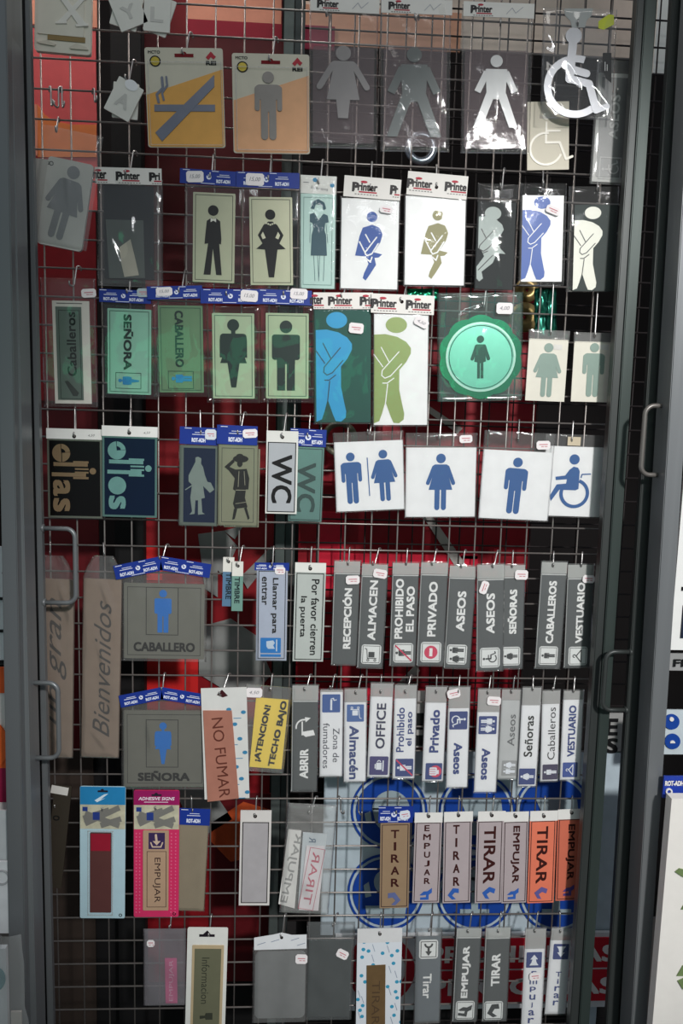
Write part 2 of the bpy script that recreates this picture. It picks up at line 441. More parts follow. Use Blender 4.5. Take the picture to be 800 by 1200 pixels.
CROSS_L = [[(.13, .295), (.27, .425)], [(.0, .36), (.16, .47)], [(.45, .335), (.15, .505)], [(.15, .505), (.14, .55), (.2, .575), (.3, .555), (.5, .445)], [(.16, .62), (.24, .62), (.36, .575)], [(.25, .63), (.21, .81)]]
def crossed_man(s, fig, line, lw, x1, y0, y1, hx=.41, x0=0):
    """standing figure with crossed arms, cut by the panel's left edge; lines in the panel's own colour"""
    w, h = (x1 - x0), (y1 - y0)
    f = lambda p: (x0 + p[0] / .665 * w, y0 + (p[1] - .01) / .98 * h)
    p = s.loc(0.35, 0); p.ell(f((hx, 0))[0], y0 + .085 * h, w * .29, h * .073, 28); p.poly([f(q) for q in CROSS_M]); p.add('pictogram', fig)
    q = s.loc(0.65)
    for l in CROSS_L: q.stroke([f(k) for k in l], lw)
    q.add('pictogram_lines', line)
SMALL_W = [(-.17, -.25), (.05, -.30), (.22, -.26), (.30, -.15), (.25, -.02), (.1, .14), (.30, .17), (.22, .22), (.12, .23), (.16, .34), (.02, .50), (-.08, .60), (-.15, .56), (-.12, .48), (-.02, .33), (-.08, .21), (-.34, .20), (-.24, -.12)]
def crossed_woman(s, cx, cy, size, fig, line):
    p = s.P(0.35); p.frame(cx, cy, size); p.ell(.03, -.425, .085); p.poly([(x * .68, y) for x, y in SMALL_W]); p.add('pictogram', fig)
    q = s.P(0.65); q.frame(cx, cy, size)
    for l in ([(-.1, -.14), (.0, -.02)], [(.16, -.1), (-.11, .15), (-.06, .2), (.05, .17), (.2, -.0)], [(-.24, -.02), (-.12, .13)], [(-.06, .25), (.02, .3), (.06, .22)]): q.stroke([(x * .68, y) for x, y in l], .022)
    q.add('pictogram_lines', line)

# ================================================================== setting
def struct(name, a, b, m):
    bm = bmesh.new(); add_box(bm, a, b); o = link_mesh(name, bm, m); o['kind'] = 'structure'; return o
struct('floor', (-3, -6, -0.1), (4, 1.2, 0), mat((95, 92, 90), 0.5, 0, 0.12, 0.5, 3))
struct('wall_back', (-3, 0.9, 0), (4, 1.0, 3.6), mat((20, 17, 17), 0.9, 0, 0.2, 0.2, 4))

# ------------------------------------------------------------------ display panels (wire grid pages with metal frames)
STEEL = steel((122, 125, 127), 0.34); DARKST = steel((62, 66, 65), 0.4); WIRE = mat((134, 128, 124), 0.32, 0.5, 0.1); DARKW = mat((34, 29, 29), 0.6, 0.0, 0.1)
SHADE_BLACK = mat((14, 13, 14), 0.7, 0, 0.1)  # shade of gaps and deep background put into a near black
def post(name, parent, x0, x1, Y0, Y1, z0, z1, m, yref=600, bev=0.0015, lean=None):
    """upright metal bar; lean = its edges near the top (y 100) and bottom (y 1100) of the photo"""
    bm = bmesh.new()
    if lean:
        (ta, tb), (ba, bb) = lean
        a0, a1, b0, b1 = at(ta, 100, Y0), at(tb, 100, Y0), at(ba, 1100, Y0), at(bb, 1100, Y0)
        f = lambda p, q, z: p.x + (q.x - p.x) * (z - p.z) / (q.z - p.z)
        add_box(bm, (0, Y0, z0), (1, Y1, z1))
        for v in bm.verts: v.co.x = f(a0, b0, v.co.z) if v.co.x < .5 else f(a1, b1, v.co.z)
    else:
        a, b = at(x0, yref, Y0), at(x1, yref, Y0)
        add_box(bm, (a.x, Y0, z0), (b.x, Y1, z1))
    bmesh.ops.bevel(bm, geom=bm.edges[:], offset=bev, segments=2, affect='EDGES')
    o = link_mesh(name, bm, m, parent)
    return o
def handle(parent, xa, ya, xb, yb, reach, Y, m, r=0.0042):
    a, b = at(xa, ya, Y), at(xb, yb, Y)
    s = 1 if reach > 0 else -1
    L = abs(reach) * (at(400, ya, Y) - at(399, ya, Y)).x
    L *= s; c = 0.016; x = (a.x + b.x) / 2
    pts = [(x, Y, a.z), (x + L - s * c, Y, a.z)]
    for k in range(1, 7):
        t = math.pi / 2 * k / 7; pts.append((x + L - s * c + s * c * math.sin(t), Y, a.z - c + c * math.cos(t)))
    pts += [(x + L, Y, a.z - c), (x + L, Y, b.z + c)]
    for k in range(1, 7):
        t = math.pi / 2 * k / 7; pts.append((x + L - s * c + s * c * math.cos(t), Y, b.z + c - c * math.sin(t)))
    pts += [(x + L - s * c, Y, b.z), (x, Y, b.z)]
    bm = bmesh.new(); add_tube(bm, pts, r, 10)
    o = link_mesh('handle', bm, m, parent, True)
    for p in (a, b):
        bm = bmesh.new(); add_tube(bm, [(x - s * 0.001, Y, p.z), (x + s * 0.004, Y, p.z)], 0.0075, 12); link_mesh('handle_flange', bm, m, o, True)
    return o
def grid_mesh(parent, xs, zs, x0, x1, z0, z1, Y, r, m, name='wire_grid'):
    bm = bmesh.new()
    for z in zs: add_tube(bm, [(x0, Y, z), (x1, Y, z)], r, 8)
    for x in xs: add_tube(bm, [(x, Y + 2 * r, z0), (x, Y + 2 * r, z1)], r * 0.92, 8)
    return link_mesh(name, bm, m, parent, True)

g = empty('display_panel', (0.5, 0, 0), 'steel framed wire grid panel that carries all the hanging signs', 'display rack', 'framed wire grid panels of the rack')
g.location = (0, 0, 0)
XL, XR = at(43, 600, 0).x, at(712, 600, 0).x
grid_mesh(g, [0.05 * k for k in range(-1, 20) if XL < 0.05 * k < XR], [2.3 - 0.05 * k for k in range(-5, 45)], XL, XR, 0.06, 2.58, 0.0, 0.0017, WIRE)
post('frame_post', g, 0, 0, -0.06, -0.045, 0.0, 2.6, STEEL, lean=((31, 36.5), (53, 60)))
post('frame_gap_shade', g, 0, 0, -0.042, -0.03, 0.0, 2.6, SHADE_BLACK, lean=((14, 33), (40, 56)))  # black strip painted for the shade in the gap between the left posts
post('frame_post', g, 0, 0, -0.06, -0.04, 0.0, 2.6, DARKST, lean=((740, 749), (674, 684)))
post('frame_post', g, 0, 0, -0.065, -0.04, 0.0, 2.6, steel((58, 68, 65), 0.38), lean=((750, 763), (685, 697)))
bm = bmesh.new(); add_box(bm, (XL, -0.01, 0.02), (XR, 0.02, 0.05)); link_mesh('frame_rail', bm, STEEL, g)
bm = bmesh.new(); add_box(bm, (XL, -0.01, 2.58), (XR, 0.02, 2.6)); link_mesh('frame_rail', bm, STEEL, g)
handle(g, 49, 619, 51, 706, 37, -0.053, STEEL)

lp = empty('display_panel', (0, 0, 0), 'panel seen edge on at the left of the signs, grey post with lower handle', 'display rack', 'framed wire grid panels of the rack')
post('frame_post', lp, 0, 0, -0.15, -0.09, 0.0, 2.6, STEEL, lean=((-8, 9), (10, 29)))
post('frame_lip', lp, 0, 0, -0.13, -0.08, 0.0, 2.6, steel((134, 138, 140), 0.36), lean=((9, 15), (29, 40)))
bm = bmesh.new()
xw = at(17, 600, -0.05).x
for k in range(-3, 45): add_tube(bm, [(xw, -0.11, 2.318 - 0.05 * k), (xw, -0.07, 2.318 - 0.05 * k)], 0.0018, 6)
link_mesh('wire_grid', bm, DARKW, lp)
handle(lp, 33, 800, 35.5, 888, 33, -0.1, STEEL)

rp = empty('display_panel', (0, 0, 0), 'panel seen edge on at the right of the signs, with two thin bar handles', 'display rack', 'framed wire grid panels of the rack')
post('frame_post', rp, 0, 0, -0.09, -0.075, 0.0, 2.6, DARKST, lean=((781, 796), (717, 731)))
post('frame_gap_shade', rp, 0, 0, -0.085, -0.075, 0.0, 2.6, SHADE_BLACK, lean=((795, 806), (730, 746)))  # shade inside the right frame, painted as a black strip
post('frame_post', rp, 0, 0, -0.15, -0.1, 0.0, 2.6, STEEL, lean=((808, 829), (746, 764)))
handle(rp, 787, 476, 782, 557, -33, -0.12, steel((112, 108, 104), 0.34))
handle(rp, 739, 764, 734, 832, -30, -0.084, DARKST)

# ------------------------------------------------------------------ what hangs behind the grid
YB = 0.20
def bquad(bm, x0, y0, x1, y1, Y, t=0.004):
    a = at((x0 + x1) / 2, y0, Y); b = at((x0 + x1) / 2, y1, Y)
    xa, xb = at(x0, (y0 + y1) / 2, Y).x, at(x1, (y0 + y1) / 2, Y).x
    add_box(bm, (xa, Y, b.z), (xb, Y + t, a.z))
def bpart(name, parent, rects, Y, m, t=0.004):
    for r in rects:
        bm = bmesh.new(); bquad(bm, *r, Y, t); o_ = link_mesh(name, bm, m, parent)
    return o_
def bpoly(name, parent, polys, Y, m, t=0.002):
    if len(polys) > 1 and len(polys) < 8:
        for q in polys: o_ = bpoly(name, parent, [q], Y, m, t)
        return o_
    bm = bmesh.new()
    for pts in polys:
        ps = [at(x, y, Y) for x, y in pts]
        ar = sum(ps[i].x * ps[(i + 1) % len(ps)].z - ps[(i + 1) % len(ps)].x * ps[i].z for i in range(len(ps)))
        if ar < 0: ps = ps[::-1]
        f = [bm.verts.new(p) for p in ps]; k = [bm.verts.new(p + Vector((0, t, 0))) for p in ps]
        bm.faces.new(f); bm.faces.new(k[::-1])
        for i in range(len(f)): bm.faces.new((f[i], k[i], k[(i + 1) % len(f)], f[(i + 1) % len(f)]))
    return link_mesh(name, bm, m, parent)
def circ(cx, cy, r, n=36, a0=0, a1=360, ry=None):
    ry = ry or r
    return [(cx + r * math.cos(math.radians(a0 + (a1 - a0) * k / n)), cy + ry * math.sin(math.radians(a0 + (a1 - a0) * k / n))) for k in range(n if a1 - a0 == 360 else n + 1)]
def annulus(cx, cy, ro, ri, n=36):
    q = []
    for k in range(n):
        a, b = 2 * math.pi * k / n, 2 * math.pi * (k + 1) / n
        q.append([(cx + r * math.cos(t), cy + r * math.sin(t)) for r, t in ((ro, a), (ro, b), (ri, b), (ri, a))])
    return q
SAL, CORAL, RED, CRIM, MAR, ORA = (226, 150, 124), (214, 92, 94), (176, 30, 40), (150, 20, 44), (92, 18, 24), (226, 130, 74)
# second grid page, behind
b2 = empty('display_panel', (0, 0, 0), 'dark wire grid panel standing behind the sign covered one', 'display rack', 'framed wire grid panels of the rack')
xa, xb = at(338, 600, 0.14).x, at(760, 600, 0.14).x
grid_mesh(b2, [xa + 0.01 + 0.05 * k for k in range(0, int((xb - xa) / 0.05))], [2.29 - 0.05 * k for k in range(-3, 44)], xa, xb, 0.05, 2.5, 0.14, 0.0017, DARKW)
post('frame_post', b2, 323, 334, 0.125, 0.15, 0.0, 2.6, mat((88, 96, 94), 0.45, 0.4, 0.1))
post('frame_post', b2, 335, 346, 0.13, 0.15, 0.0, 2.6, mat((62, 68, 68), 0.45, 0.4, 0.1))
post('frame_post', b2, 134, 168, 0.16, 0.19, 0.0, 2.6, SHADE_BLACK)  # black strip filling in for the dark gap between the back posters
# left poster
o = empty('poster', at(75, 620, YB + .01), 'salmon and red striped poster behind the grid at far left', 'poster'); off = -o.location
def kid(p):
    for c in p.children: c.location = -p.location
bpart('panel', o, [(30, -60, 113, 880)], YB, mat(MAR, 0.5, 0, 0.08))
bpart('brown_field', o, [(30, 880, 112, 1330)], YB, mat((52, 42, 36), .7, 0, .1)); bpart('black_field', o, [(112, 880, 168, 1330)], YB + .005, SHADE_BLACK)  # black sheet added to carry the dark gap downward
bpart('coral_field', o, [(30, 30, 113, 246)], YB - .004, mat(CORAL, 0.5, 0, 0.05))
bpart('red_field', o, [(30, 246, 113, 470)], YB - .004, mat((130, 22, 30), 0.5, 0, 0.06))
bpart('salmon_band', o, [(30, -60, 113, 30), (30, 122, 44, 182)], YB - .006, mat(SAL, 0.5, 0, 0.05))
bpoly('orange_swoosh', o, [[(44, 122), (52, 134), (64, 142), (84, 146), (113, 146), (113, 184), (44, 184)]], YB - .006, mat(ORA, 0.5, 0, 0.05))
kid(o)
# middle poster with grey triangles
o = empty('poster', at(250, 900, YB + .01), 'dark red poster with grey folded arrow shapes behind the middle of the grid', 'poster')
bpart('panel', o, [(168, -60, 322, 1150)], YB, mat((122, 16, 24), 0.5, 0, 0.08))
bpart('black_field', o, [(168, 1150, 322, 1330)], YB, SHADE_BLACK)  # black sheet added so the floor behind stays dark
bpart('salmon_band', o, [(218, -60, 330, 25)], YB - .004, mat(SAL, 0.5, 0, 0.05))
bpart('crimson_band', o, [(218, 25, 330, 43)], YB - .004, mat(CRIM, 0.5, 0, 0.05))
bpart('maroon_field', o, [(168, 43, 330, 330), (245, 930, 322, 1150)], YB - .003, mat((84, 14, 20), 0.5, 0, 0.08))
bpart('red_strip', o, [(172, 755, 232, 812), (168, 640, 190, 680)], YB - .004, mat((190, 34, 34), 0.5, 0, 0.05))
GR = mat((126, 128, 126), 0.55, 0, 0.08)
bpoly('grey_arrow', o, [[(232, 626), (262, 622), (278, 640), (262, 676), (255, 668), (255, 700), (240, 690)], [(233, 735), (270, 725), (300, 745), (318, 790), (300, 812), (262, 808), (233, 790)], [(282, 676), (318, 640), (322, 650), (290, 690)], [(262, 622), (285, 616), (275, 632)], [(205, 925), (248, 925), (272, 960), (230, 985)]], YB - .006, GR)
bpoly('orange_flame', o, [[(246, 965), (285, 940), (318, 950), (318, 1000), (270, 1010), (246, 985)]], YB - .006, mat((170, 70, 34), 0.5, 0, 0.2))
kid(o)
# right poster
o = empty('poster', at(480, 880, YB + .01), 'deep red poster with a pale diagonal stripe behind the grid', 'poster')
bpart('panel', o, [(350, 335, 622, 900)], YB, mat((138, 14, 30), 0.5, 0, 0.1))
bpart('dark_field', o, [(346, 900, 760, 1330)], YB + .006, SHADE_BLACK)  # added black sheet, hides the lit floor below the poster
bpart('red_panel', o, [(372, 600, 404, 690), (404, 650, 560, 668), (428, 790, 480, 870), (540, 640, 560, 655)], YB - .003, mat((198, 24, 52), 0.5, 0, 0.06))
bpoly('pale_stripe', o, [[(478, 466), (488, 466), (542, 502), (536, 508)], [(492, 600), (503, 600), (548, 665), (536, 668)], [(462, 805), (486, 780), (492, 786), (470, 812)]], YB - .005, mat((170, 165, 160), 0.5, 0, 0.05))
kid(o)
# pale board, upper right
o = empty('poster', at(490, 60, YB + .01), 'pale peach board behind the grid at the top right', 'poster')
bpart('panel', o, [(352, -60, 762, 58)], YB, mat((226, 206, 190), 0.5, 0, 0.05))
bpart('peach_field', o, [(352, 10, 540, 56)], YB - .004, mat((214, 158, 130), 0.5, 0, 0.05))
bpart('crimson_field', o, [(352, 30, 392, 58)], YB - .006, mat((140, 30, 60), 0.5, 0, 0.05))
kid(o)
o = empty('hanging_card', at(775, 90, -.02), 'small pale card hanging in the gap right of the signs', 'card')
bpart('panel', o, [(770, -60, 786, 86)], YB - .02, mat((225, 225, 220), 0.5, 0, 0.03)); kid(o)
# bottom right: white board of blue mandatory signs and a red notice
YS = 0.08; YN = YS - .0115
o = empty('safety_sign_sheet', at(540, 1092, YS), 'pale sheet of round blue safety signs behind the lower right grid', 'sign')
bpart('panel', o, [(378, 880, 745, 1094), (677, 1094, 688, 1560)], YS, mat((176, 190, 198), 0.4, 0, 0.06))
BL = mat((26, 66, 150), 0.4, 0, 0.05); GL = mat((150, 166, 172), 0.5, 0, 0.05)
for cx, cy in ((456, 951), (559, 951), (648, 951), (452, 1046), (556, 1048), (652, 1048)):
    rg = bpoly('round_sign', o, annulus(cx, cy, 45, 42.5) + [circ(cx, cy, 39)], YS - .003, BL)
    if (cx, cy) == (456, 951): pp = [circ(cx + 2, cy - 2, 22, 24, 180, 360), [(cx - 20, cy - 4), (cx + 25, cy - 4), (cx + 20, cy + 22), (cx - 4, cy + 28), (cx - 16, cy + 14)], [(cx - 29, cy + 3), (cx - 22, cy), (cx - 20, cy + 14), (cx - 27, cy + 14)]]
    elif cy < 1000: pp = [[(cx - 20, cy - 14), (cx + 28, cy - 14), (cx + 30, cy + 5), (cx - 10, cy + 10)], [(cx - 12, cy + 14), (cx + 12, cy + 14), (cx + 10, cy + 28), (cx - 10, cy + 28)]]
    elif cx < 500: pp = [circ(cx, cy - 12, 14), [(cx - 24, cy + 16), (cx + 24, cy + 16), (cx + 22, cy + 30), (cx - 22, cy + 30)], [(cx - 26, cy - 8), (cx - 20, cy - 12), (cx - 17, cy + 4), (cx - 24, cy + 6)]]
    else: pp = [[(cx - 4, cy - 20), (cx + 4, cy - 20), (cx + 4, cy + 18), (cx - 4, cy + 18)], [(cx - 17, cy + 18), (cx + 17, cy + 18), (cx + 17, cy + 24), (cx - 17, cy + 24)], circ(cx, cy - 24, 8)]
    bpoly('pictogram', rg, pp, YS - .005, GL)
kid(o)
def btext(parent, s, cx, cy, ln, hg, Y, m, name='lettering', bold=0.03):
    vs, fs = text_geo(s); bm = bmesh.new(); c = at(cx, cy, Y)
    sx = (at(cx + ln / 2, cy, Y) - at(cx - ln / 2, cy, Y)).x; sz = (at(cx, cy - hg / 2, Y) - at(cx, cy + hg / 2, Y)).z
    e = bold * 1.5 * sz
    for k, (ox, oz) in enumerate(((-e, -e), (e, -e), (-e, e), (e, e))):
        V = [bm.verts.new((c.x + x * (sx - 2 * e) + ox, Y - k * 0.00001, c.z + y * (sz - 2 * e) + oz)) for x, y in vs]
        for f in fs:
            try: bm.faces.new([V[i] for i in f])
            except ValueError: pass
    return link_mesh(name, bm, m, parent)
o = empty('prohibition_notice', at(540, 1178, YN), 'red and white prohibition notice behind the bottom right signs', 'sign')
bpart('panel', o, [(392, 1094, 745, 1182)], YN, mat((214, 216, 218), 0.4, 0, 0.05), .0062)
bpart('red_field', o, [(492, 1100, 745, 1135), (492, 1138, 745, 1174)], YN - .003, mat((190, 24, 44), 0.4, 0, 0.05))
bpoly('prohibition_ring', o, annulus(446, 1136, 40, 29) + [[(424, 1112), (430, 1106), (468, 1158), (462, 1164)]], YN - .003, mat((178, 24, 44), 0.4, 0, 0.05))
WH = mat((226, 222, 220), 0.5, 0, 0.03)
btext(o, 'PROHIBIDAS', 612, 1118, 222, 20, YN - .004, WH); btext(o, 'PERSONAS', 612, 1156, 222, 20, YN - .004, WH)
kid(o)
o = empty('letter_sheet', at(715, 1000, YS), 'grey sheet with bold black letters in the gap between the right posts', 'sign')
bpart('panel', o, [(690, 836, 748, 882)], YS, mat((150, 150, 148), 0.5, 0, 0.08)); btext(o, 'E', 717, 852, 14, 20, YS - .002, mat(BLACK)); btext(o, 'S', 717, 874, 14, 18, YS - .002, mat(BLACK)); kid(o)
o = empty('hanging_card', at(495, 870, .0075), 'dark card with white symbols behind the white plates', 'card')
bpart('panel', o, [(478, 810, 497, 876)], .0075, mat((150, 148, 146), 0.5, 0, 0.04))
bpart('dark_symbol', o, [(487, 836, 496, 855), (486, 862, 496, 874)], .0056, mat(BLACK), .0019); kid(o)
# shiny green and brass odds and ends hanging behind
def bdisc(name, cx, cy, ro, ri, Y, m, label, cat):
    c = at(cx, cy, Y); bm = bmesh.new(); k = (at(cx + 1, cy, Y) - at(cx, cy, Y)).x
    n = 40; ring = []
    for a in range(n):
        t = 2 * math.pi * a / n; q = []
        for r, y in ((ri, -.003), ((ri + ro) / 2, -.008), (ro, -.003), (ro, .003), (ri, .003)): q.append(bm.verts.new((r * k * math.cos(t), y, r * k * math.sin(t))))
        ring.append(q)
    for a in range(n):
        p, q = ring[a], ring[(a + 1) % n]
        for i in range(5): bm.faces.new((p[i], p[(i + 1) % 5], q[(i + 1) % 5], q[i]))
    o = link_mesh(name, bm, m, None, True); o.location = c; return tag(o, label, cat)
bdisc('metal_ring', 493, 174, 19, 10, .10, mat((170, 180, 190), 0.25, 0.8), 'silver ring behind the second clear plate bag in the top row', 'ring')
bdisc('brass_disc', 614, 372, 17, 2, .10, mat((150, 130, 84), 0.35, 0.6), 'brass coloured disc behind the flower edged plaque', 'disc')
bdisc('brass_disc', 617, 340, 14, 2, .11, mat((150, 130, 84), 0.35, 0.6), 'smaller brass disc just below the blue crossed arm figure', 'disc')
bdisc('grey_ring', 398, 514, 21, 14, .10, mat((120, 118, 100), 0.5, 0.2), 'olive ring behind the double figure plate and teal letters', 'ring')
def foil(x0, y0, x1, y1, Y, label, c=(30, 140, 100)):
    bm = bmesh.new(); n = 10; rr = random.Random(x0); V = []
    for j in range(n + 1):
        row = []
        for i in range(n + 1):
            p = at(x0 + (x1 - x0) * i / n, y0 + (y1 - y0) * j / n, Y); row.append(bm.verts.new((p.x, p.y + rr.uniform(-.004, .004), p.z)))
        V.append(row)
    for j in range(n):
        for i in range(n): bm.faces.new((V[j][i], V[j + 1][i], V[j + 1][i + 1], V[j][i + 1]))
    bmesh.ops.solidify(bm, geom=bm.faces[:], thickness=0.0008)
    o = link_mesh('foil_sheet', bm, mat(c, 0.2, 0.6, 0.1), None, True); c0 = at((x0 + x1) / 2, y0, Y)
    o.data.transform(Matrix.Translation(-c0)); o.location = c0
    tag(o, label, 'foil sheet')
foil(476, 338, 514, 352, .008, 'green foil strip above the flower edged plaque'); foil(626, 338, 652, 398, .008, 'green foil sheet behind the wires above the two embossed cards', (30, 100, 84))
# far right and far left neighbours
o = empty('leaf_bag', at(790, 1250, -.18), 'white packet printed with green leaves at the lower right edge', 'packet')
bpart('panel', o, [(773, 936, 860, 1260)], -.2, mat((232, 228, 222), 0.5, 0, 0.02), .02)
LF = mat((110, 130, 84), 0.6, 0, 0.1)
bpoly('leaf_print', o, [[(791, 1022), (796, 1018), (804, 1020), (810, 1030), (800, 1028)], [(793, 1144), (800, 1132), (810, 1134), (806, 1144)], [(794, 1150), (803, 1146), (810, 1154), (800, 1160)], [(798, 1066), (804, 1056), (808, 1066)]], -.2025, LF); kid(o)
o = empty('header_card', at(790, 905, -.16), 'blue printed header card at the right edge above the leaf packet', 'card')
bpart('card', o, [(777, 910, 860, 935)], -.165, mat((36, 62, 160), 0.4, 0, 0.05)); btext(o, 'ROT-ADH', 790, 918, 22, 6, -.167, WH); bpoly('logo_mark', o, annulus(784, 928, 4, 2.2, 16), -.168, WH); kid(o)
o = empty('notice_sign', at(830, 780, -.1), 'white notice board cut off at the right edge of the photo', 'sign')
bpart('panel', o, [(793, 555, 850, 762)], -.1, mat((232, 232, 230), 0.5, 0, 0.02)); bpart('dark_block', o, [(799, 710, 850, 748)], -.103, mat((24, 34, 54))); bpart('dot', o, [(799, 688, 803, 692)], -.103, mat(BLACK)); kid(o)
o = empty('label_strip', at(795, 788, -.07), 'grey strip with black letters right of the posts', 'sign')
bpart('panel', o, [(783, 766, 850, 786)], -.08, mat((150, 150, 150))); btext(o, 'FI', 795, 777, 12, 9, -.083, mat(BLACK)); kid(o)
o = empty('blue_pictogram_sheet', at(790, 882, -.06), 'small sheet of round blue pictograms behind the right post', 'sign')
bpart('panel', o, [(770, 832, 812, 884)], -.06, mat((190, 200, 205))); bpoly('round_sign', o, [circ(787, 846, 9), circ(788, 869, 9)], -.063, BL); bpoly('pictogram', o, [circ(787, 843, 2.5), circ(788, 871, 3, a0=180, a1=360)], -.065, WH); kid(o)
o = empty('poster', at(5, 170, .0), 'pale side board glimpsed past the left post at the top', 'poster')
bpart('panel', o, [(-40, -60, 24, 300)], .05, mat((210, 214, 208))); kid(o)
o = empty('notice_sign', at(0, 775, -.05), 'white notice with dark lines at the left edge', 'sign')
bpart('panel', o, [(-60, 640, 6, 778)], -.06, mat((215, 218, 220))); bpart('dark_line', o, [(-40, 700, 4, 703), (-40, 738, 4, 741), (-40, 774, 5, 778)], -.064, mat(BLACK)); kid(o)
o = empty('poster', at(0, 960, -.05), 'orange and crimson poster at the left edge below the notice', 'poster')
bpart('panel', o, [(-60, 782, 12, 950)], -.05, mat((220, 216, 212))); bpart('orange_field', o, [(-60, 782, 7, 812), (-60, 868, 10, 900)], -.053, mat((226, 96, 44))); bpoly('orange_disc', o, [circ(-24, 874, 34)], -.055, mat((226, 100, 44))); bpart('crimson_field', o, [(-60, 900, 12, 940)], -.053, mat((150, 30, 70))); kid(o)
o = empty('bagged_packet', at(0, 1260, -.2), 'white packet with a teal spot in a clear bag at the lower left edge', 'packet')
bpart('panel', o, [(-80, 1112, 9, 1290)], -.2, mat((214, 218, 222)), .01); bpoly('teal_spot', o, [circ(-6, 1148, 12, ry=14)], -.203, mat((40, 130, 140)))
bpart('paper_fold', o, [(14, 1186, 26, 1290)], -.2, mat((200, 190, 180)))
bm = bmesh.new(); V = []
rr = random.Random(3)
for j in range(13):
    row = []
    for i in range(11):
        x = -80 + 116 * i / 10 + (0 if i < 10 else 2 * math.sin(j)) ; y = 1096 + 194 * j / 12; p = at(x + (0 if i < 8 else j * 1.6 - 12), y, -.215)
        row.append(bm.verts.new((p.x, p.y + rr.uniform(-.005, .003), p.z)))
    V.append(row)
for j in range(12):
    for i in range(10): bm.faces.new((V[j][i], V[j + 1][i], V[j + 1][i + 1], V[j][i + 1]))
link_mesh('sleeve', bm, film(0.3, bump=.5, gloss=.14), o, smooth=True); kid(o)
o = empty('bagged_card', at(0, 1080, -.15), 'white hang card with a grey ring at the lower left edge', 'card')
bpart('panel', o, [(-60, 1010, 11, 1094)], -.14, mat((222, 224, 226))); bpoly('ring_print', o, annulus(2, 1029, 9, 7, 18), -.143, mat((170, 172, 174))); bpart('board', o, [(-60, 950, 9, 1010)], -.13, mat((196, 200, 202))); kid(o)

# ================================================================== the hanging signs, row by row
ROWS = ['signs hanging in the top row', 'signs hanging in the second row', 'signs hanging in the third row', 'signs hanging in the fourth row',
        'signs hanging in the fifth row', 'signs hanging in the sixth row', 'signs hanging in the seventh row', 'signs hanging in the bottom row']
BLK = mat(BLACK, 0.6, 0, 0); SILV = mat((150, 152, 150), 0.3, 0.7, 0.05)

# ---------------------------------------------------------------- top row
G_ = ROWS[0]
s = Sign('letter_pack', 'cream moulded pack of letters with a big embossed X at top left', 'letter pack', 'cream letter pack', (75, -46), (73, 62), 66, -2, (75, -52), 20, G_)
CREAM = (226, 220, 206)
s.panel(CREAM, 9, 4, name='tray'); s.panel(CREAM, 2, 2, x0=4, x1=s.w - 8, y0=6, y1=88, layer=2, name='raised_field')
p = s.P(4, 3); p.poly([(70, -2), (78, -2), (102, 27), (93, 29)]); p.poly([(96, -4), (102, -4), (76, 28), (68, 27)]); p.poly([(66, 27), (79, 25), (79, 28), (66, 29)]); p.poly([(89, 28), (104, 26), (104, 29), (90, 31)]); p.add('raised_letter', mat((236, 232, 224), .35))
p = s.P(1.5, 2); p.rect(78, 45, 44, 6); p.add('slot', mat((150, 126, 84), .6))
p = s.P(2.5, 2); p.poly([(44, 51), (56, 49), (66, 53), (64, 55), (46, 53)]); p.poly([(82, 55), (90, 50), (102, 54), (104, 57), (83, 57)]); p.add('raised_serif', mat((214, 206, 190), .4))
def tile(x, y, w, h, rot, d, letter, label, first=False):
    a = math.radians(rot); dx, dy = -math.sin(a) * h / 2, math.cos(a) * h / 2
    s = Sign('letter_tile', label, 'letter tile', '', (x - dx, y - dy), (x + dx, y + dy), w, None, (x, y - h * .4), d, 'white letter tiles in the top row')
    s.panel((226, 224, 216), 2.5, 1, name='tile')
    if letter:
        p = s.loc(0.6, 0.6); p.text(letter, w / 2, h * .55, w * .5, h * .4, 0, .03); p.add('letter', mat((200, 198, 192), .3, .1))
    return s
tile(149, 10, 32, 46, 14, 18, None, 'rear white letter tile of the left pair at the top edge')
tile(150, 12, 34, 42, -22, 22, 'Y', 'front white letter tile marked Y in the pair at the top edge')
tile(187, 18, 28, 44, 18, 18, None, 'rear white tile peeping out behind the letter L tile at the top edge')
tile(184, 15, 31, 44, 2, 22, 'L', 'front white letter tile marked L at the top edge')
tile(147, 118, 30, 42, 3, 14, None, 'rear white tile of the pair hanging left of the no smoking card')
s = tile(145, 116, 32, 42, 26, 20, 'A', 'front white letter tile marked A hanging left of the no smoking card')
p = s.P(0.8, .2); p.ell(154, 100, 8, 6); p.add('price_sticker', mat((238, 238, 240), .5))
HOOKS.append((at(149, 93, -.017), 1, 'pair of letter A tiles', 17)); HOOKS.append((at(150, -8, -.02), -2, 'letter Y tiles', 20)); HOOKS.append((at(184, -5, -.02), -2, 'letter L tiles', 20))

